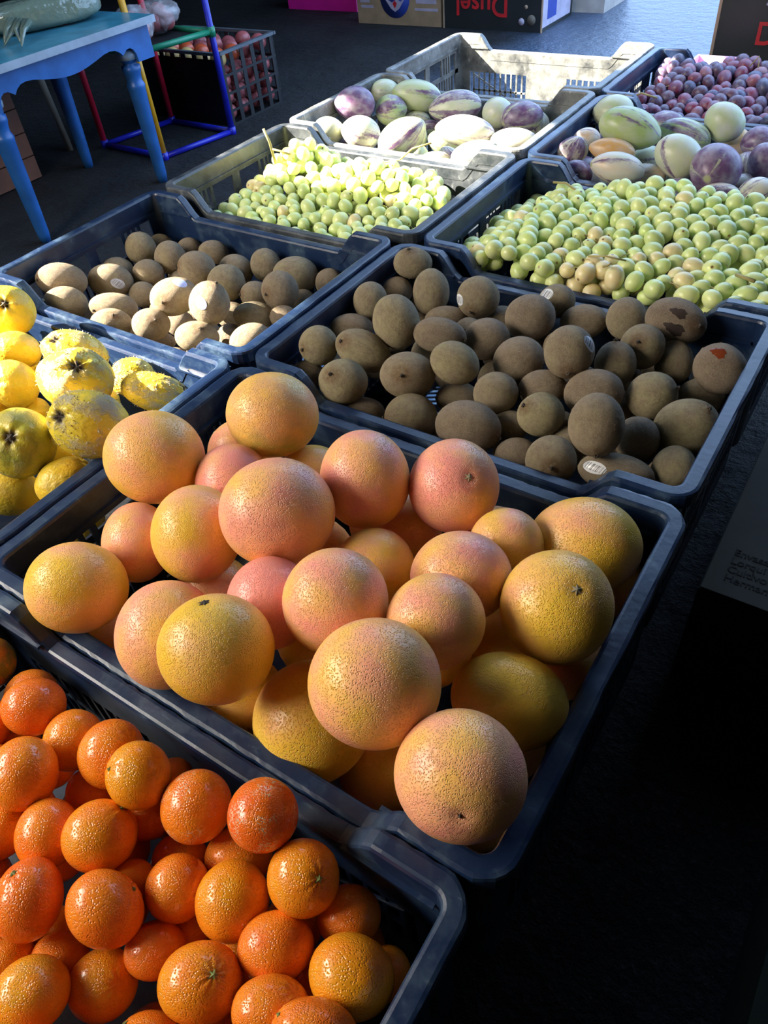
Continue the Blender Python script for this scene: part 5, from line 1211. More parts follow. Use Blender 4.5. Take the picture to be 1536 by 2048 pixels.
def fruit_surface(kind, row, p, rng, flags):
    r = np.array(row[3:6]); a1 = np.array(row[6:9]); a2 = np.array(row[9:12]); a3 = np.cross(a1, a2)
    F = np.stack([a1, a2, a3], 1)
    B = basis(row[12:15])
    m = profile(kind, p, rng, flags)
    n = p @ B.T
    return ((n @ F) * r @ F.T) * m[:, None]

def fruit(name, kind, row, mat, label, cat, group, seed, flags, seg=40, rings=26):
    p, fs = sphere(seg, rings)
    rng = np.random.default_rng(seed)
    v = fruit_surface(kind, row, p, rng, flags)
    me = bpy.data.meshes.new(name)
    me.from_pydata(v.tolist(), [], fs)
    me.polygons.foreach_set('use_smooth', [True] * len(fs))
    at = me.attributes.new('body', 'FLOAT_VECTOR', 'POINT')
    at.data.foreach_set('vector', p.astype(np.float32).ravel())
    me.materials.append(mat)
    o = bpy.data.objects.new(name, me)
    COL.objects.link(o)
    o.location = row[0:3]
    for k, val in flags.items(): o[k] = float(val)
    tag(o, label, cat, group)
    return o

def pole_point(kind, row, seed, flags, c=1.0):
    rng = np.random.default_rng(seed)
    return fruit_surface(kind, row, np.array([[0, 0, 1.0]]), rng, flags)[0]

def bristles(parent, kind, row, seed, flags, n, length, width, mat, name, keep=None):
    """short stray hairs standing off the skin, as one tuft"""
    rg = np.random.default_rng(seed + 9000)
    p = rg.normal(size=(n, 3)); p /= np.linalg.norm(p, axis=1)[:, None]
    v = fruit_surface(kind, row, p, np.random.default_rng(seed), flags)
    nrm = v / np.linalg.norm(v, axis=1)[:, None]
    side = np.cross(nrm, rg.normal(size=(n, 3))); side /= np.linalg.norm(side, axis=1)[:, None]
    lean = np.cross(nrm, side) * rg.uniform(-.9, .9, size=(n, 1)) + side * rg.uniform(-.9, .9, size=(n, 1))
    L_ = length * rg.uniform(.5, 1.3, size=(n, 1))
    a = v - nrm * .0003 - side * width; b = v - nrm * .0003 + side * width; c = v + (nrm + lean) * L_
    vs = np.stack([a, b, c], 1).reshape(-1, 3)
    return tag(MB().add(vs.tolist(), [(3 * i, 3 * i + 1, 3 * i + 2) for i in range(n)]).build(name, mat, parent), kind='stuff')

def star(parent, at, pole, rad, mat, name, spikes=5, h=0.0012, seed=0):
    rr = random.Random(seed)
    b = MB()
    B = basis(pole)
    vs = []
    n = spikes * 2
    for k in range(n):
        a = 2 * math.pi * k / n
        q = rad * (rr.uniform(0.85, 1.2) if k % 2 == 0 else 0.42)
        zz = h * (0.25 if k % 2 == 0 else 0.9)
        vs.append(B @ np.array([q * math.cos(a), q * math.sin(a), zz]))
    top = B @ np.array([0, 0, h * 2.2]); bot = B @ np.array([0, 0, -h])
    vs += [top, bot]
    fs = [(k, (k + 1) % n, n) for k in range(n)] + [((k + 1) % n, k, n + 1) for k in range(n)]
    b.add([tuple(np.array(v) + at) for v in vs], fs)
    return b.build(name, mat, parent)

def sticker(parent, kind, row, seed, flags, d, tint, rad=0.0105, mat='sticker', name='sticker', label='small printed oval fruit sticker', rough=0.0):
    """small oval label lying on the skin around direction d"""
    B = basis(d)
    rings, seg = 4, 18
    pts = [(0.0, 0.0)]
    for i in range(1, rings + 1):
        for k in range(seg):
            a = 2 * math.pi * k / seg
            w = 1 + rough * math.sin(3 * a + 1) + rough * .7 * math.sin(7 * a)
            pts.append((w * 1.25 * i / rings * math.cos(a), w * 0.9 * i / rings * math.sin(a)))
    r = np.array(row[3:6]); a1 = np.array(row[6:9]); a2 = np.array(row[9:12]); F = np.stack([a1, a2, np.cross(a1, a2)], 1)
    s = rad / r.mean()
    Bp = basis(row[12:15])
    dirs = []
    for (x, y) in pts:
        q = B @ np.array([x * s, y * s, 1.0]); q /= np.linalg.norm(q)
        dirs.append(q)
    dirs = np.array(dirs)
    rng = np.random.default_rng(seed)
    m = profile(kind, dirs @ Bp, rng, flags)
    v = ((dirs @ F) * r @ F.T) * (m * (1.012 if mat == 'sticker' else 1.006))[:, None]
    fs = [(0, 1 + k, 1 + (k + 1) % seg) for k in range(seg)]
    for i in range(rings - 1):
        for k in range(seg):
            k2 = (k + 1) % seg
            a, b = 1 + i * seg, 1 + (i + 1) * seg
            fs.append((a + k, b + k, b + k2, a + k2))
    me = bpy.data.meshes.new(name)
    me.from_pydata(v.tolist(), [], fs)
    me.polygons.foreach_set('use_smooth', [True] * len(fs))
    at = me.attributes.new('print', 'FLOAT_VECTOR', 'POINT')
    at.data.foreach_set('vector', np.array([(x, y, 0) for x, y in pts], np.float32).ravel())
    me.materials.append(M[mat])
    o = mesh_obj(name, me, None, parent)
    o['tint'] = float(tint)
    o['label'] = label
    return o

ORD = ['first', 'second', 'third', 'fourth', 'fifth', 'sixth', 'seventh', 'eighth', 'ninth', 'tenth', 'eleventh', 'twelfth']
ROWN = {2: ['back row', 'front row'], 3: ['back row', 'middle row', 'front row'],
        4: ['back row', 'second row from the back', 'second row from the front', 'front row'],
        5: ['back row', 'second row from the back', 'middle row', 'second row from the front', 'front row'],
        6: ['back row', 'second row from the back', 'third row from the back', 'third row from the front', 'second row from the front', 'front row']}

def row_places(rows, nrows):
    """where each visible fruit lies: its row in the crate and its place from the left"""
    vis = [i for i, r in enumerate(rows) if r[15] >= 0]
    ap = {}
    for i in vis:
        P = Vector(rows[i][:3]); q = CAMV + (P - CAMV) * (CAMV.z / (CAMV.z - P.z))
        ap[i] = (q.x, q.y)
    order = sorted(vis, key=lambda i: -ap[i][1])
    n = len(order); place = {}
    for k in range(nrows):
        part = order[k * n // nrows:(k + 1) * n // nrows]
        part.sort(key=lambda i: ap[i][0])
        for j, i in enumerate(part):
            pos = 'leftmost' if j == 0 else 'rightmost' if j == len(part) - 1 else ORD[j] + ' from the left'
            place[i] = '%s in the %s' % (pos, ROWN[nrows][k])
    return place

def lay_out(key, name, noun, mat, cat, group, nrows, suffix, hidden, flagf, lookf, special, seg=40, rings=26):
    objs = []
    rows = FRUIT[key]
    place = row_places(rows, nrows)
    base = sum(map(ord, key)) * 100
    for i, row in enumerate(rows):
        fl = flagf(i, row)
        lab = special.get(i)
        if lab is None:
            lab = hidden if -3 < row[15] < 0 else hidden.replace('mostly hidden underneath the upper', 'beyond the picture edge, beside the visible') if row[15] < 0 else '%s %s, %s%s' % (lookf(i, fl), noun, place[i], suffix)
        small = row[15] <= -2
        objs.append(fruit(name, key, row, mat, lab, cat, group, base + i, fl, 20 if small else seg, 12 if small else rings))
    return objs, base

# --- grapefruits
GT = {0: .45, 1: .42, 2: .18, 3: .34, 4: .62, 5: .60, 6: .80, 7: .70, 8: .85, 9: .62, 10: 1.0, 11: .55, 12: .08, 13: .48, 14: .66, 15: .25, 16: .42, 17: .25, 18: .08, 19: .02, 20: .46, 21: .10, 22: .60, 23: .30, 24: .1}
GG = {1: 1.0, 4: .3, 15: .6, 19: .55, 12: .25, 21: .3, 24: .8, 3: .3}
gf_special = {
    0: 'big orange grapefruit perched high beside the quinces, back left of the heap',
    1: 'grapefruit with a greenish patch, topmost at the back of the heap',
    2: 'smooth yellow-orange grapefruit alone at the left end of the grapefruit crate',
    4: 'large dull pinkish grapefruit with brown scuffs on top of the heap',
    6: 'pink grapefruit with a pale stem stub facing the viewer',
    12: 'yellow grapefruit with a dark grey scar on top, front left',
    10: 'bright pink grapefruit wedged below the large dull one',
    18: 'yellow grapefruit with a brown stem hole, right side of the heap',
    19: 'greenish-yellow grapefruit against the right side of the crate',
    20: 'largest coarse-pored orange grapefruit on top at the front',
    21: 'yellow grapefruit under the largest coarse-pored one, touching the front rim',
    22: 'scuffed orange grapefruit with a dark navel in the near right corner',
    17: 'pale orange grapefruit in the far right corner of the crate',
}
gf, gb = lay_out('GF', 'grapefruit', 'grapefruit', M['grapefruit'], 'grapefruit', 'grapefruits in the crate', 4, '',
    'grapefruit mostly hidden underneath the upper grapefruits',
    lambda i, r: {'tone': GT.get(i, rnd.uniform(.2, .7)), 'green': GG.get(i, 0.08)},
    lambda i, f: 'pink-blushed' if f['tone'] > .55 else 'orange' if f['tone'] > .3 else 'yellow', gf_special, 64, 40)
for i, (m, rad) in {6: ('stem_grey', .0055), 18: ('stem_grey', .006), 12: ('stem_dark', .006), 22: ('stem_dark', .0022)}.items():
    row = FRUIT['GF'][i]
    star(gf[i], pole_point('GF', row, gb + i, {}), row[12:15], rad, M[m], 'stem_scar', 6, 0.0012, i)

# --- clementines
CT = {0: .62, 1: .25, 2: .45, 3: .12, 4: .42, 7: .55, 8: .35, 10: .55, 11: .85, 15: .75, 16: .60, 17: .5, 18: .22, 19: .25, 20: .5, 21: .62, 22: .05, 25: .30, 26: .5, 27: .2, 28: .12, 29: .4, 30: .55, 38: .1}
CG = {38: 1.0, 28: .25, 27: .2, 22: .1}
cl_special = {
    3: 'glossy yellow-orange clementine perched on the redder ones near the crate edge',
    10: 'clementine with a white netted scar on its lower side',
    11: 'reddest clementine with a netted scar on top, touching the crate rim',
    19: 'clementine with a green stem button at its right, below the reddest one',
    20: 'wrinkled clementine in the shade near the right crate wall',
    22: 'large yellow-orange clementine nearest the right side of the crate',
    25: 'clementine with a green star-shaped stem facing up at the front',
    38: 'greenish unripe clementine in the far left corner of the clementine crate',
    30: 'flattened clementine lying across the bottom edge of the picture',
    15: 'large red-orange clementine with a green stem at the left edge',
}
cl, cb_ = lay_out('CL', 'clementine', 'clementine', M['clementine'], 'clementine', 'clementines in the crate', 6, '',
    'clementine mostly hidden underneath the upper clementines',
    lambda i, r: {'tone': CT.get(i, rnd.uniform(.3, .7)), 'green': CG.get(i, 0.0), 'net': 1.0 if i in (10, 11) else 0.0},
    lambda i, f: 'red-orange' if f['tone'] > .52 else 'glossy orange' if f['tone'] > .3 else 'yellow-orange', cl_special, 48, 32)
for i in (19, 25, 16, 15, 3, 8, 30, 32):
    row = FRUIT['CL'][i]
    star(cl[i], pole_point('CL', row, cb_ + i, {}), row[12:15], 0.0038 if i in (19, 25, 32, 15) else 0.0024, M['stem_green'], 'stem_button', 5, 0.0011, i)

# --- kiwis
kr_special = {13: 'bruised purplish kiwi with a dark wet patch, back right of near crate',
              25: 'split brown kiwi with a wet reddish wound beside the right crate wall',
              43: 'long kiwi with a white barcode sticker by the near crate rim',
              42: 'kiwi with its rough brown end facing the viewer, near crate front',
              18: 'kiwi with a woody round tip facing the viewer, near crate left',
              2: 'kiwi with a white sticker on its left edge, near crate back',
              10: 'kiwi with a striped white sticker on top beside the green grapes',
              21: 'dark-tipped kiwi with a white sticker at its right edge',
              0: 'kiwi perched highest in the back left corner of the near crate'}
kr, kb = lay_out('KR', 'kiwi', 'kiwi', M['kiwi'], 'kiwi', 'kiwis in the near crate', 6, ', near crate',
    'kiwi mostly hidden underneath the upper kiwis, near crate',
    lambda i, r: {'tone': {13: .15, 25: .12, 9: .2, 8: .25, 4: .7, 3: .6, 17: .75, 15: .75, 16: .7, 19: .8, 35: .9, 39: .8, 31: .75, 33: .6, 12: .6, 22: .6, 44: .75}.get(i, rnd.uniform(.2, .6))},
    lambda i, f: 'greenish-brown' if f['tone'] > .55 else 'fuzzy brown' if f['tone'] > .35 else 'dark brown', kr_special, 40, 26)
kl_special = {2: 'shaded kiwi with a pale round sticker, sunlit crate left',
              15: 'upright sunlit kiwi with a bluish sticker, middle of sunlit crate',
              10: 'sunlit kiwi with a dark tip and blue sticker beside the upright one'}
kl, lb = lay_out('KL', 'kiwi', 'kiwi', M['kiwi'], 'kiwi', 'kiwis in the sunlit crate', 5, ', sunlit crate',
    'kiwi mostly hidden underneath the upper kiwis, sunlit crate',
    lambda i, r: {'tone': rnd.uniform(.2, .65)},
    lambda i, f: 'greenish-brown' if f['tone'] > .5 else 'fuzzy brown' if f['tone'] > .35 else 'dark brown', kl_special, 40, 26)
for key, objs, bs, i, d, tint in STICKERS:
    O = {'KR': kr, 'KL': kl}[key]
    sticker(O[i], key, FRUIT[key][i], bs if bs else (kb if key == 'KR' else lb) + i, {}, d, tint)
for i, d, m, nm, lab, rad in MARKS:
    sticker(kr[i], 'KR', FRUIT['KR'][i], kb + i, {}, d, 0, rad, m, nm, lab, 0.18)
for key, O, bs in (('KR', kr, kb), ('KL', kl, lb)):
    for i, row in enumerate(FRUIT[key]):
        if row[15] >= 0: bristles(O[i], key, row, bs + i, {}, 700, .0016, .00013, M['fuzz'], 'fuzz')
        if row[15] >= 0 and (Vector(row[12:15]).dot((CAMV - Vector(row[:3])).normalized()) > 0.1):
            star(O[i], pole_point(key, row, bs + i, {}), row[12:15], 0.0036, M['stem_dark'], 'stem_tip', 6, 0.0016, i)

# --- quinces
qu_special = {0: 'shiny yellow quince with a knobbly tip facing up, back left',
              4: 'fluffy yellow quince with a dark calyx facing the viewer, top of heap',
              5: 'quince thickly coated in grey fluff beside the orange grapefruit',
              8: 'green-shouldered quince with a star-shaped calyx at the left edge',
              7: 'fluffy quince lying at the right beside the crate corner',
              6: 'pale fluffy quince half hidden at the back of the quince crate',
              3: 'pale yellow quince behind the one with the dark calyx',
              9: 'golden quince low against the grapefruit crate'}
qu, qb = lay_out('QU', 'quince', 'quince', M['quince'], 'quince', 'quinces in the crate', 3, '',
    'quince mostly hidden underneath the upper quinces',
    lambda i, r: {'tone': {8: .18, 5: .45, 0: .6, 1: .75, 2: .75, 4: .6, 3: .55, 9: .8}.get(i, .65), 'fluff': {4: .75, 5: 1.0, 6: .9, 7: .9, 3: .6, 8: .3, 9: .15}.get(i, .1)},
    lambda i, f: 'shiny yellow' if f['fluff'] < .3 else 'fluffy yellow', qu_special, 96, 64)
for i, rad in {0: .007, 4: .008, 8: .009, 5: .006}.items():
    row = FRUIT['QU'][i]
    star(qu[i], pole_point('QU', row, qb + i, {}) , row[12:15], rad, M['stem_dark'], 'calyx', 5, 0.002, i)

for i in (3, 4, 5, 6, 7):
    bristles(qu[i], 'QU', FRUIT['QU'][i], qb + i, {'fluff': qu[i]['fluff']}, 260, .0028, .0009, M['fluff'], 'fluff')

# --- pepino melons
PT = {'PL': {0: (.35, .95), 1: (.1, .55), 2: (.18, .32), 3: (.42, .62), 4: (.40, .15), 5: (.25, .72), 6: (.42, .05), 7: (.5, .45), 8: (.22, .50), 9: (.5, .52), 12: (.5, .40), 13: (.55, .25), 14: (.5, .4)},
      'PR': {0: (.32, .12), 1: (.02, .36), 2: (.75, .45), 3: (.55, .62), 4: (1.0, .15), 5: (.60, .40), 6: (.5, .85), 8: (.10, .45), 9: (.30, .30), 10: (.38, .36), 11: (.3, .82), 12: (.95, .1), 13: (.4, .85), 14: (.3, 1.0), 15: (.65, .66), 16: (.55, .50), 17: (.55, .8), 18: (.70, .30)}}
def pepino_look(i, f):
    if f['tone'] > .85: return 'orange'
    if f['purple'] > .7: return 'dark purple'
    if f['purple'] > .42: return 'purple-striped'
    return 'pale green' if f['tone'] < .3 else 'creamy white'
pl_special = {2: 'large grey-green pepino with a pointed left end, back of sunlit crate',
              0: 'dark purple round pepino at the back left of the sunlit crate',
              8: 'upright pepino with a broad purple stripe, front of sunlit crate',
              9: 'large pointed pepino glaring white in sun, lying across the others',
              5: 'purple-green pepino beside the right corner of the sunlit crate'}
pr_special = {1: 'biggest green pepino with a dark band, shaded crate',
              4: 'orange pepino lying between the biggest green one and a striped one',
              5: 'white pepino with thin purple stripes at the front, shaded crate',
              3: 'vivid purple and white pepino beside the left wall, shaded crate',
              9: 'round creamy pepino nearest the dark red grapes',
              10: 'creamy lilac pepino with its point down, middle of shaded crate',
              11: 'large dark purple pepino with a pale blossom scar facing the viewer'}
pl, pb = lay_out('PL', 'pepino_melon', 'pepino', M['pepino'], 'pepino melon', 'pepinos in the sunlit crate', 3, ', sunlit crate',
    'pepino mostly hidden underneath the upper pepinos, sunlit crate',
    lambda i, r: dict(zip(('tone', 'purple'), PT['PL'].get(i, (rnd.uniform(.1, .6), rnd.uniform(.3, .7))))), pepino_look, pl_special)
pr, pb2 = lay_out('PR', 'pepino_melon', 'pepino', M['pepino'], 'pepino melon', 'pepinos in the shaded crate', 4, ', shaded crate',
    'pepino mostly hidden underneath the upper pepinos, shaded crate',
    lambda i, r: dict(zip(('tone', 'purple'), PT['PR'].get(i, (rnd.uniform(.1, .7), rnd.uniform(.3, .8))))), pepino_look, pr_special)

# ------------------------------------------------------------------ grapes, bunch by bunch
def grape_mesh(name, mat, rl, rs):
    p, fs = sphere(16, 11)
    v = p * np.array([rs, rs, rl])
    me = bpy.data.meshes.new(name)
    me.from_pydata(v.tolist(), [], fs)
    me.polygons.foreach_set('use_smooth', [True] * len(fs))
    at = me.attributes.new('body', 'FLOAT_VECTOR', 'POINT')
    at.data.foreach_set('vector', p.astype(np.float32).ravel())
    me.materials.append(mat)
    return me

def heap(seed, x0, x1, y0, y1, hf, r, layers, keep=lambda x, y: True):
    rng = np.random.default_rng(seed)
    pts = []
    for L in range(layers):
        lay = []
        dmin = 1.72 * r if L == 0 else 1.95 * r
        for _ in range(9000):
            x, y = rng.uniform(x0, x1), rng.uniform(y0, y1)
            if not keep(x, y): continue
            if any((x - a) ** 2 + (y - b) ** 2 < dmin * dmin for a, b, c in lay): continue
            lay.append((x, y, hf(x, y) - L * 1.55 * r + rng.uniform(-.35, .35) * r))
        pts += lay
    P = np.array(pts)
    for it in range(50):
        d = P[:, None, :] - P[None, :, :]
        dist = np.sqrt((d ** 2).sum(2)) + np.eye(len(P))
        ov = np.clip(2.02 * r - dist, 0, None); np.fill_diagonal(ov, 0)
        P = P + (d / dist[:, :, None] * ov[:, :, None] * 0.25).sum(1)
        P[:, 0] = np.clip(P[:, 0], x0, x1); P[:, 1] = np.clip(P[:, 1], y0, y1)
    return P

def grape_bunches(P, centres, labels, me, colf, group, twigs, seed, stem_r=0.0014):
    rng = np.random.default_rng(seed)
    C2 = np.array(centres)
    own = np.argmin(((P[:, None, :2] - C2[None]) ** 2).sum(2) + rng.normal(size=(len(P), len(C2))) * 0.0006, 1)
    for b in range(len(centres)):
        idx = [i for i in range(len(P)) if own[i] == b]
        if not idx: continue
        Q = P[idx]
        base = Vector((float(Q[:, 0].mean()), float(Q[:, 1].mean()), float(Q[:, 2].min()) - 0.011))
        root = empty('grape_bunch', base)
        tag(root, labels[b], 'grape bunch', group)
        for i in idx:
            g = bpy.data.objects.new('grape', me)
            COL.objects.link(g)
            g.parent = root
            g.location = Vector(P[i]) - base
            q = rng.normal(size=3); q[2] *= 0.7
            g.rotation_euler = Vector(q).normalized().to_track_quat('Z', 'Y').to_euler()
            s = float(rng.uniform(.86, 1.12))
            g.scale = (s, s, s * float(rng.uniform(.95, 1.1)))
            g.color = (*colf(P[i], rng), 1)
        # woody stem wandering through the bunch, with side twigs to the berries
        mb = MB()
        cen = Q.mean(0)
        near = Q[np.argsort(((Q - cen) ** 2).sum(1))]
        path = sorted([near[k] for k in range(0, min(len(near), 40), 7)], key=lambda v: v[0] + v[1])
        pts = [Vector(v) + Vector((0, 0, 0.004)) - base for v in path]
        if len(pts) >= 2: mb.tube(pts, stem_r, 6)
        for k in range(0, min(len(near), 26), 2):
            a = Vector(near[k]) - base
            bb = min(pts, key=lambda p: (p - a).length)
            if (bb - a).length > 1e-4: mb.tube([a, (a + bb) / 2 + Vector((0, 0, 0.006)), bb], 0.0008, 5)
        for tw in twigs.get(b, []):
            mb.tube([Vector(p) - base for p in tw[0]], tw[1], 7)
        mb.build('stem', M['grape_stem'], root)

def green(P, rng, warm=0.0):
    a = rng.uniform()
    base = np.array((.60, .72, .27)) * (1 - a) + np.array((.74, .78, .36)) * a
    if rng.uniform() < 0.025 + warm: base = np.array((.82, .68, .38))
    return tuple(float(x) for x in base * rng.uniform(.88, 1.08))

def sm(a, b, x):
    t = min(1, max(0, (x - a) / (b - a))); return t * t * (3 - 2 * t)

gm = grape_mesh('green_grape', M['grape_green'], 0.0166, 0.0143)
def hr(x, y):
    return -0.062 + 0.038 * sm(.05, .16, x) + 0.020 * sm(.95, 1.15, y) * math.exp(-((x - .36) / .14) ** 2) + 0.010 * math.exp(-((x - .15) / .06) ** 2 - ((y - .96) / .07) ** 2) - 0.012 * sm(1.08, 1.22, y) * (1 - sm(.2, .3, x))
PG = heap(21, .060, .575, .897, 1.242, hr, 0.0140, 2)
cen = [(.13, .96), (.30, .95), (.47, .96), (.12, 1.13), (.29, 1.15), (.43, 1.14), (.54, 1.10)]
labs = ['pale green grape bunch, front left of the shaded grape crate', 'pinkish-tinged green grape bunch, front middle of the shaded grape crate',
        'pale green grape bunch, front right of the shaded grape crate', 'pale green grape bunch, back left of the shaded grape crate',
        'pale green grape bunch heaped highest at the back of the shaded crate', 'pale green grape bunch right of the highest one, shaded crate',
        'pale green grape bunch at the right end of the shaded crate']
def grcol(P, rng):
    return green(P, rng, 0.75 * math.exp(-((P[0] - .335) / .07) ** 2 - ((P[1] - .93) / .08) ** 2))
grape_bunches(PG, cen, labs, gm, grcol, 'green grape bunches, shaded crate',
    {3: [([(.115, 1.215, -.018), (.145, 1.205, -.012), (.178, 1.185, -.016), (.20, 1.16, -.03)], .0022)],
     1: [([(.335, .905, -.005), (.345, .892, .004), (.352, .885, .012)], .0016), ([(.30, .93, -.006), (.33, .925, .002), (.36, .935, -.004)], .0014)],
     2: [([(.52, .955, -.004), (.535, .935, .004), (.55, .93, .004)], .0028)]}, 5)

def hl(x, y):
    z = -0.075 + 0.012 * sm(.92, 1.05, y)
    z += 0.066 * math.exp(-((x + .46) / .065) ** 2 - ((y - 1.15) / .075) ** 2)
    z += 0.054 * math.exp(-((x + .26) / .10) ** 2 - ((y - 1.14) / .075) ** 2)
    return z - 0.05 * sm(-.10, -.04, x) - 0.04 * (1 - sm(-.575, -.53, x))
PL_ = heap(33, -.575, -.045, .905, 1.235, hl, 0.0140, 2, lambda x, y: y < 1.0 + .25 * sm(-.60, -.50, x) and y < 1.235 - .12 * sm(-.16, -.06, x))
cen = [(-.47, 1.12), (-.27, 1.13), (-.48, .96), (-.33, .97), (-.15, .98)]
labs = ['sunlit green grape bunch standing highest at the left, with a long pale stem', 'sunlit green grape bunch standing high in the middle, bright yellow in sun',
        'shaded green grape bunch in the near left of the sunlit grape crate', 'shaded green grape bunch in the near middle of the sunlit grape crate',
        'green grape bunch at the near right of the sunlit grape crate']
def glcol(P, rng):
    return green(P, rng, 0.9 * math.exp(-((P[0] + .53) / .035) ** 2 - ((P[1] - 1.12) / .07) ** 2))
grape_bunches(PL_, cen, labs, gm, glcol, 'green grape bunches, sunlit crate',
    {0: [([(-.492, 1.10, -.05), (-.490, 1.10, -.02), (-.497, 1.10, .026), (-.508, 1.10, .052)], .0030), ([(-.492, 1.10, .012), (-.475, 1.105, .008), (-.452, 1.11, .002)], .0022)],
     1: [([(-.30, 1.20, -.03), (-.228, 1.20, -.012), (-.195, 1.20, .014), (-.152, 1.205, .028)], .0020)]}, 6)

rm = grape_mesh('red_grape', M['grape_red'], 0.0182, 0.0155)
def hd(x, y):
    return -0.055 + 0.030 * sm(1.76, 2.02, y) - 0.03 * (1 - sm(.03, .10, x)) + 0.012 * math.sin(x * 30) * math.sin(y * 25)
PD = heap(44, .055, .50, 1.745, 2.075, hd, 0.0152, 2)
cen = [(.11, 1.86), (.25, 1.82), (.40, 1.84), (.17, 2.01), (.36, 2.01)]
labs = ['dark red grape bunch, near left of the red grape crate', 'dark red grape bunch behind the round creamy pepino',
        'dark red grape bunch at the right edge of the picture', 'dusky pink grape bunch, back left of the red grape crate',
        'dark red grape bunch, back right of the red grape crate']
def rdcol(P, rng):
    a = rng.uniform()
    c = (.12, .05, .075) if a < .5 else (.24, .035, .06) if a < .75 else (.34, .13, .15) if a < .9 else (.07, .05, .10)
    return tuple(x * float(rng.uniform(.85, 1.15)) for x in c)
grape_bunches(PD, cen, labs, rm, rdcol, 'dark red grape bunches', {0: [([(.065, 1.80, -.03), (.085, 1.79, -.02), (.12, 1.80, -.03)], .0022)],
    4: [([(.27, 2.02, -.008), (.285, 2.03, .012), (.29, 2.02, -.01)], .0018)]}, 7)

# ------------------------------------------------------------------ blue table with scalloped apron
T = empty('blue_table', (-2.02, 1.55, FLOOR_Z))
tag(T, 'small blue painted table with scalloped apron and turned legs', 'table')
def L(x, y, z): return (x + 2.02, y - 1.55, z - FLOOR_Z)
TX0, TX1, TY0, TY1 = -2.32, -1.735, 1.17, 1.955
b = MB(); b.box(*[TX0 + 2.02, TX1 + 2.02], TY0 - 1.55, TY1 - 1.55, .028 - FLOOR_Z, .048 - FLOOR_Z)
top = b.build('table_top', M['table_top'], T)
e = MB(); e.box(TX1 + 2.02 - .001, TX1 + 2.02 + .004, TY0 - 1.55, TY1 - 1.55, .026 - FLOOR_Z, .0485 - FLOOR_Z)
e.build('worn_edge', M['edge_worn'], top)
def scallop(a0, a1, ztop):
    half = [(0, .106), (.105, .106), (.11, .080), (.122, .064), (.14, .057), (.16, .058), (.178, .066), (.19, .072), (.205, .060), (.23, .050), (.26, .047), (.30, .050), (.35, .059), (.41, .068), (.46, .073), (.5, .074)]
    pr = half + [(1 - t, d) for t, d in half[::-1][1:]]
    n = a1 - a0
    return [(a0 + t * n, ztop - d) for t, d in pr] + [(a1, ztop), (a0, ztop)]
b = MB().prism(scallop(1.19 - 1.55, 1.925 - 1.55, .030 - FLOOR_Z), 'x', -1.762 + 2.02, -1.748 + 2.02)
b.build('apron', M['blue_paint'], T)
b = MB().prism(scallop(1.19 - 1.55, 1.925 - 1.55, .030 - FLOOR_Z), 'x', -2.30 + 2.02, -2.286 + 2.02)
b.build('apron', M['blue_paint'], T)
for yy in (1.19, 1.911):
    b = MB().prism(scallop(-2.286 + 2.02, -1.762 + 2.02, .030 - FLOOR_Z), 'y', yy - 1.55, yy + .014 - 1.55)
    b.build('apron', M['blue_paint'], T)
legp = [(.013, 0), (.016, .03), (.019, .14), (.022, .28), (.024, .335), (.026, .345), (.024, .352), (.021, .362), (.022, .38), (.026, .395), (.026, .41), (.018, .415), (.019, .423), (.028, .432), (.030, .448), (.026, .462), (.022, .468), (.022, .53)]
for (lx, ly) in ((-1.800, 1.262), (-1.800, 1.845), (-2.25, 1.262), (-2.25, 1.845)):
    lg = MB().lathe([(r_ * 1.32, z_) for r_, z_ in legp], lx + 2.02, ly - 1.55, 20).build('leg', M['blue_paint'], T)
    MB().lathe([(.038, .4325), (.0405, .448), (.0352, .462)], lx + 2.02, ly - 1.55, 20).build('worn_bead', M['edge_worn'], lg)

def blob(name, mat, c, r, parent=None, seed=1, amp=.06, freq=3.0, seg=28, rings=18, rot=None, power=None):
    """soft irregular body"""
    p, fs = sphere(seg, rings)
    rng = np.random.default_rng(seed)
    q = p.copy()
    if power: q = np.sign(q) * np.abs(q) ** power
    v = q * np.array(r) * (1 + lumps(p, rng, freq, amp) + lumps(p, rng, freq * 3.5, amp * .45))[:, None]
    if rot is not None: v = v @ np.array(rot.to_matrix()).T
    me = bpy.data.meshes.new(name)
    me.from_pydata(v.tolist(), [], fs)
    me.polygons.foreach_set('use_smooth', [True] * len(fs))
    me.materials.append(mat)
    return mesh_obj(name, me, None, parent, c)

from mathutils import Euler
pk = empty('wrapped_package', (-2.02, 1.72, .049))
tag(pk, 'oblong package in shiny milky green plastic wrap on the blue table', 'package')
blob('body', M['film_dense'], (0, 0, .045), (.075, .20, .045), pk, 3, .03, 3, 40, 26, Euler((0, 0, -.42)), .62)
tb = MB()
for k in range(6):
    a = -0.35 + .14 * k
    tb.tube([(.02 + .02 * k, -.15, .05), (.03 + .022 * k, -.185 - .01 * (k % 2), .035), (.04 + .03 * k, -.215 - .02 * (k % 3), .006)], [.012, .008, .002], 6)
tb.build('crumpled_end', M['film_dense'], pk)
dk = empty('dark_bag', (-2.12, 1.40, .049))
tag(dk, 'dark green bag lying at the left end of the blue table', 'bag')
blob('body', plain('dark_green_film', (.008, .035, .02), .25, 40), (0, 0, .03), (.10, .10, .03), dk, 8, .05)
blob('fold', plain('grey_green_film', (.10, .13, .09), .3, 40), (-.03, .05, .055), (.08, .07, .022), dk, 9, .10, 4)

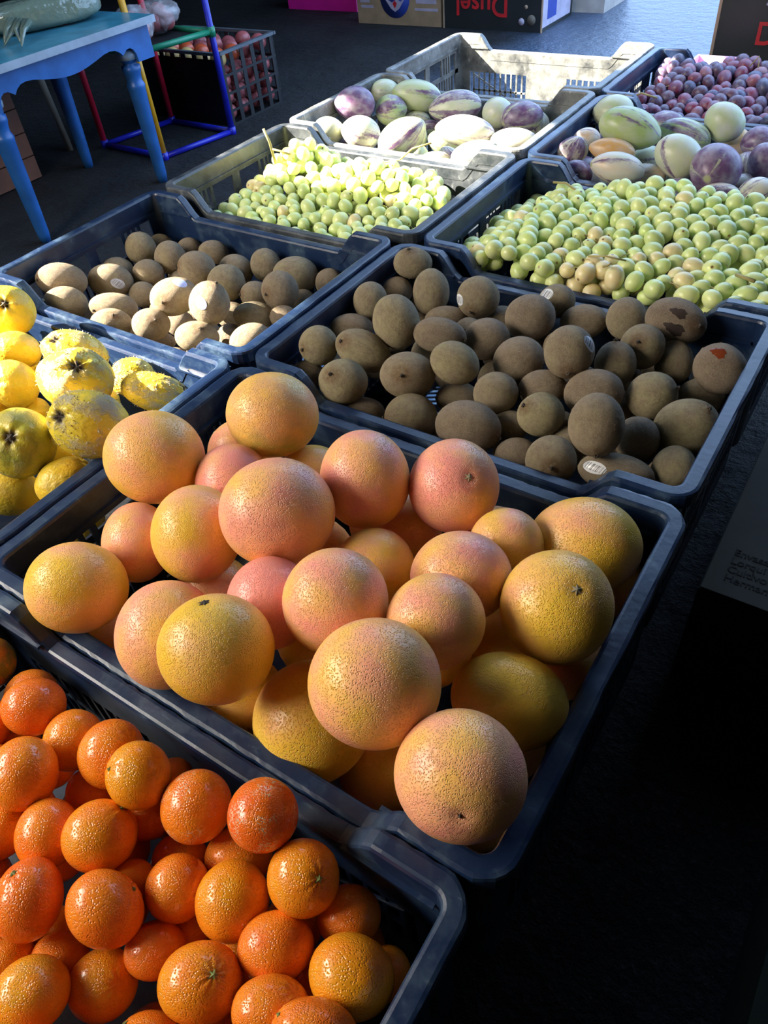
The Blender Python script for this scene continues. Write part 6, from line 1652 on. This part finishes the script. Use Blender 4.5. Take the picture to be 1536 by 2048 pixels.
# things in the dark under the table
wb = empty('wooden_box', (-2.50, 1.47, FLOOR_Z))
tag(wb, 'reddish wooden box in the shade behind the blue table', 'box')
for k in range(4):
    MB().box(.13, .145, -.21, .21, .005 + k * .088, .088 + k * .088).build('plank', M['wood_red'], wb)
    MB().box(-.145, -.13, -.21, .21, .005 + k * .088, .088 + k * .088).build('plank', M['wood_red'], wb)
    for s in (-.21, .195): MB().box(-.13, .13, s, s + .015, .005 + k * .088, .088 + k * .088).build('plank', M['wood_red'], wb)
MB().box(-.13, .13, -.195, .195, 0, .012).build('base', M['wood_red'], wb)
ws = empty('wooden_trestle', (-2.56, 1.98, FLOOR_Z))
tag(ws, 'weathered grey wooden trestle in the dark behind the table', 'trestle')
for dy, le in ((-.02, .0), (.05, .02)):
    MB().tube([(.05, dy, 0), (.0, dy + le, .42)], .016, 4).build('leg', M['wood_grey'], ws)
MB().box(-.06, .06, -.10, .12, .42, .44).build('crossbar', M['wood_grey'], ws)

# ------------------------------------------------------------------ rack of coloured plastic tubes
YP, BP = Vector((-1.975, 2.030, FLOOR_Z)), Vector((-1.905, 2.385, FLOOR_Z))
inw = Vector((-.40, .02, 0))
rk = empty('tube_rack', YP)
tag(rk, 'rack of blue, yellow, green and red plastic tubes', 'rack')
def R_(p): return Vector(p) - YP
up = Vector((0, 0, 1))
def pole_(p, h, m, nm='post'): return MB().tube([R_(p), R_(p + up * h)], .0135, 12).build(nm, M[m], rk)
pole_(YP, .60, 'tube_yellow'); pole_(BP, .60, 'tube_blue'); pole_(YP + inw, .60, 'tube_red'); pole_(BP + inw, .60, 'tube_red')
for h, m in ((.012, 'tube_blue'), (.395, 'tube_green')):
    a, c = YP + up * h, BP + up * h
    for p, q in ((a, c), (a + inw, c + inw), (a, a + inw), (c, c + inw)):
        MB().tube([R_(p), R_(q)], .0115, 12).build('rail', M[m], rk)
    for p in (a, c, a + inw, c + inw):
        MB().tube([R_(p - up * .018), R_(p + up * .018)], .0175, 12).build('joint', M[m], rk)
# shelf netting panel on the upper rails
sh = MB()
sh.add([R_(YP + up * .388), R_(BP + up * .388), R_(BP + inw + up * .388), R_(YP + inw + up * .388), R_(YP + up * .384), R_(BP + up * .384), R_(BP + inw + up * .384), R_(YP + inw + up * .384)],
       [(0, 1, 2, 3), (4, 7, 6, 5), (0, 4, 5, 1), (1, 5, 6, 2), (2, 6, 7, 3), (3, 7, 4, 0)])
sh.build('shelf', M['card_dark'], rk)

def bag_of_fruit(loc, n, rad, mat, lab, seed, size):
    r = empty('bag_of_fruit', loc)
    tag(r, lab, 'bag', 'clear bags of fruit on the rack')
    rg = random.Random(seed)
    for k in range(n):
        a = 2 * math.pi * k / max(1, n - 1)
        q = (0, 0, rad + .035) if k == n - 1 else (math.cos(a) * rad * 1.05, math.sin(a) * rad * 1.05, rad)
        blob('fruit', mat, q, (rad, rad, rad * .92), r, seed * 10 + k, .02, 2, 18, 12)
    blob('bag', M['film'], (0, 0, size[2] * .93), size, r, seed + 70, .10, 3.5, 36, 24)
    return r
bag_of_fruit(Vector((-2.10, 2.155, -.100)), 5, .036, M['tomato'], 'clear bag of orange-red fruit next to the blue table corner', 4, (.088, .088, .062))
bag_of_fruit(Vector((-2.13, 2.330, -.100)), 5, .034, M['apple'], 'clear bag of dark red fruit beside the blue rack post', 5, (.085, .082, .062))

# ------------------------------------------------------------------ tall crate of onions behind the rack
fc = empty('slatted_crate', (-2.262, 2.65, FLOOR_Z))
tag(fc, 'tall black slatted crate of pinkish fruit behind the tube rack', 'crate')
fx, fy, fh = .285, .185, .295
pm = plain('dull_black_plastic', (.004, .005, .006), .5)
pale = plain('worn_rim_plastic', (.10, .12, .14), .5)
MB().box(-fx, fx, -fy, fy, 0, .008).build('base', pm, fc)
rimb = MB()
for (x0, x1, y0, y1) in ((-fx - .012, fx + .012, -fy - .012, -fy + .004), (-fx - .012, fx + .012, fy - .004, fy + .012), (-fx - .012, -fx + .004, -fy, fy), (fx - .004, fx + .012, -fy, fy)):
    rimb.box(x0, x1, y0, y1, fh - .012, fh)
rimb.build('rim', pale, fc)
for s in (-1, 1):
    for k in range(6):
        y = -fy + .012 + k * (2 * fy - .024) / 5
        MB().box(*sorted((s * fx, s * (fx - .004))), y - .012, y + .012, .008, fh - .012).build('slat', pm, fc)
    for k in range(9):
        x = -fx + .012 + k * (2 * fx - .024) / 8
        MB().box(x - .013, x + .013, *sorted((s * fy, s * (fy - .004))), .008, fh - .012).build('slat', pm, fc)
    if s < 0: MB().box(-fx + .004, fx - .004, -fy + .0005, -fy + .0035, .008, fh - .03).build('front_panel', pm, fc)
    for z in (.06, .13, .20):
        MB().box(*sorted((s * (fx + .002), s * (fx - .002))), -fy, fy, z - .005, z + .005).build('cross_slat', pm, fc)
        MB().box(-fx, fx, *sorted((s * (fy + .002), s * (fy - .002))), z - .005, z + .005).build('cross_slat', pm, fc)
if True:
    rg = random.Random(9)
    k = 0
    for zl, nx, ny in ((.046, 7, 4), (.110, 6, 4), (.175, 7, 4), (.240, 6, 4)):
        for i in range(nx):
            for j in range(ny):
                if zl < .2 and not (i >= nx - 2 or j == 0): continue
                x = -fx + .048 + i * (2 * fx - .096) / (nx - 1); y = -fy + .046 + j * (2 * fy - .092) / (ny - 1)
                top_ = zl > .2
                m = [M['apple'], M['apple'], M['peach'], M['tomato']][k % 4] if top_ else M['apple']
                o = blob('apple', m, Vector((-2.262 + x, 2.65 + y, FLOOR_Z + zl + (rg.uniform(0, .03) if top_ else 0))), (.036, .036, .033), None, 300 + k, .02, 2, 18, 12)
                tag(o, ('%s apple on top of the tall black crate behind the rack' % ('pale yellow' if m is M['peach'] else 'orange-red' if m is M['tomato'] else 'dark red')) if top_ else 'dark apple seen through the slats of the tall black crate', 'apple', 'apples in the tall crate')
                k += 1

# ------------------------------------------------------------------ cartons far behind
def text_mesh(body, size, mat, parent, name, loc, rot, depth=.0006, align='CENTER'):
    cu = bpy.data.curves.new(name, 'FONT')
    cu.body = body; cu.size = size; cu.extrude = depth; cu.offset = size * .014
    cu.align_x = align; cu.align_y = 'CENTER'
    tmp = bpy.data.objects.new('tmp_text', cu)
    COL.objects.link(tmp)
    bpy.context.view_layer.update()
    me = bpy.data.meshes.new_from_object(tmp.evaluated_get(bpy.context.evaluated_depsgraph_get()))
    bpy.data.objects.remove(tmp)
    me.materials.clear(); me.materials.append(mat)
    o = mesh_obj(name, me, None, parent, loc)
    o.rotation_euler = rot
    return o
HP = math.pi / 2
def carton(name, loc, w, d, h, mat, label, edge=None, rz=0.0, group=None):
    """open-flap cardboard carton: four walls, base and a folded top"""
    r = empty(name, loc, rz)
    tag(r, label, 'carton', group)
    t = .005
    for (x0, x1, y0, y1) in ((-w / 2, w / 2, -d / 2, -d / 2 + t), (-w / 2, w / 2, d / 2 - t, d / 2), (-w / 2, -w / 2 + t, -d / 2 + t, d / 2 - t), (w / 2 - t, w / 2, -d / 2 + t, d / 2 - t)):
        MB().box(x0, x1, y0, y1, t, h).build('wall', mat, r)
    MB().box(-w / 2, w / 2, -d / 2, d / 2, 0, t).build('base', mat, r)
    for s in (-1, 1):
        MB().box(*sorted((s * w / 2, s * .004)), -d / 2, d / 2, h, h + t).build('flap', edge or mat, r)
    if edge:
        eb = MB()
        for s in (-1, 1): eb.box(s * w / 2 - .004, s * w / 2 + .004, -d / 2 - .002, -d / 2 + .004, 0, h + t)
        eb.box(-w / 2, w / 2, -d / 2 - .002, -d / 2 + .004, h - .004, h + t)
        eb.build('bare_edge', edge, r)
    return r
c1 = carton('pink_carton', (-3.02, 4.75, FLOOR_Z), .58, .38, .24, M['pink'], 'bright pink carton at the top edge of the picture')
text_mesh('FRUTA', .05, M['ink_pale'], c1, 'lettering', (.03, -.192, .09), (HP, 0, 0)) if False else None
c2 = carton('banana_carton', (-2.235, 4.50, FLOOR_Z), .60, .40, .25, M['cardboard'], 'brown cardboard carton with a round blue emblem')
em = MB().lathe([(.105, 0), (.105, .0012)], 0, 0, 36).build('emblem', M['ink_blue'], c2, (-.02, -.2005, .14)); em.rotation_euler = (HP, 0, 0)
e2 = MB().prism([(-.075, .0), (-.03, -.055), (.0, -.072), (.03, -.055), (.075, .0), (.04, -.02), (.015, -.005), (-.02, -.025)], 'z', .0012, .0022).build('emblem_print', M['ink_pale'], c2, (-.02, -.2005, .14)); e2.rotation_euler = (HP, 0, 0)
e3 = MB().prism([(-.015, -.03), (0, -.055), (.015, -.03), (0, -.012)], 'z', .0022, .003).build('emblem_print', M['ink_red'], c2, (-.02, -.2005, .14)); e3.rotation_euler = (HP, 0, 0)
for (px, pz, w, h) in ((-.24, .12, .07, .018), (-.225, .09, .09, .014), (.20, .125, .14, .020), (.20, .085, .16, .014)):
    MB().box(px - w / 2, px + w / 2, -.2012, -.2002, pz - h / 2, pz + h / 2).build('print', M['ink_pale'], c2)
c3 = carton('black_carton', (-1.60, 4.50, FLOOR_Z), .62, .42, .25, M['card_dark'], 'black carton with upside-down red lettering behind the empty crate', M['card_edge'])
text_mesh('Dusel', .145, M['ink_red'], c3, 'lettering', (-.06, -.2135, .125), (HP, math.pi, 0))
for (px, pz, w, m) in ((.19, .05, .035, 'ink_pale'), (.25, .06, .05, 'wood_grey'), (.215, .12, .02, 'card_edge')):
    f_ = MB().lathe([(.001, 0), (w * .5, .001), (w * .5, .002), (.001, .003)], 0, 0, 16).build('print', M[m], c3, (px, -.2125, pz)); f_.rotation_euler = (HP, 0, 0)
MB().box(.3105, .3115, -.20, .18, .02, .20).build('side_print', M['ink_pale'], c3)
MB().box(.3115, .3125, -.14, -.02, .05, .16).build('side_print', M['ink_blue'], c3)
c4 = carton('pale_carton', (-1.30, 4.98, FLOOR_Z), .36, .40, .22, plain('pale_carton_board', (.42, .38, .34), .8, 30), 'pale carton standing behind the black carton at the top edge')
# black carton standing at the right behind the red grapes
c5b = carton('black_carton', (.30, 2.62, FLOOR_Z), .46, .36, .30, M['card_dark'], 'black carton standing below the one with upright red lettering')
c5 = carton('black_carton', (.318, 2.585, FLOOR_Z + .306), .47, .36, .36, M['card_dark'], 'black carton with large upright red lettering at the top right', M['card_edge'])
text_mesh('Dusel', .078, M['ink_red'], c5, 'lettering', (-.035, -.1815, .165), (HP, 0, 0))
text_mesh('GARDEN', .018, M['ink_pale'], c5, 'lettering', (-.085, -.1815, .265), (HP, 0, 0)) if False else None
MB().box(-.115, -.060, -.1815, -.1805, .276, .281).build('print', M['ink_pale'], c5)
lf = MB().prism([(-.010, -.004), (-.003, .010), (.010, .016), (.008, .002), (.0, -.008)], 'z', 0, .001).build('leaf_print', M['ink_pale'], c5, (-.105, -.1812, .240)); lf.rotation_euler = (HP, 0, 0)
# magenta tray whose edge catches the sun
tr = empty('pink_tray', (.135, 2.235, FLOOR_Z - .022))
tag(tr, 'pink tray edge glaring in the sun behind the red grapes', 'tray')
MB().box(-.055, .055, -.05, .05, .022, .440).build('stand', M['card_dark'], tr)
MB().box(-.06, .06, -.055, .055, .440, .445).build('base', M['tray'], tr)
for (x0, x1, y0, y1) in ((-.06, .06, -.055, -.05), (-.06, .06, .05, .055), (-.06, -.055, -.05, .05), (.055, .06, -.05, .05)):
    MB().box(x0, x1, y0, y1, .445, .465).build('tray_wall', M['tray'], tr)

# printed carton on the ground in the dark at the right
c6 = carton('printed_carton', (.90, .84, FLOOR_Z), .54, .46, .195, M['card_green'], 'dark printed carton on the ground in the shadow at the right')
MB().box(-.268, .268, -.228, .228, .2005, .2025).build('top_panel', M['card_white'], c6)
for k, s in enumerate(('Envasado por', 'Lorqui s/N', 'Cultivo alt', 'Hermanos B')):
    text_mesh(s, .0185, M['ink_black'], c6, 'lettering', (-.245, -.140 - .0185 * k, .2028), (0, 0, 0), align='LEFT')
for px in (.0,):
    h_ = MB().prism([(-.05 + .015 * math.cos(a) if abs(math.cos(a)) < 0 else (.035 if math.cos(a) > 0 else -.035) + .018 * math.cos(a), .018 * math.sin(a)) for a in np.linspace(0, 2 * math.pi, 20, endpoint=False)], 'z', 0, .001).build('hand_hole', M['ink_black'], c6, (px, -.2305, .12))
    h_.rotation_euler = (HP, 0, 0)
c7 = carton('plain_carton', (1.08, .22, FLOOR_Z), .50, .40, .16, M['card_green'], 'dark carton lying in deep shadow beside the grapefruit crate')
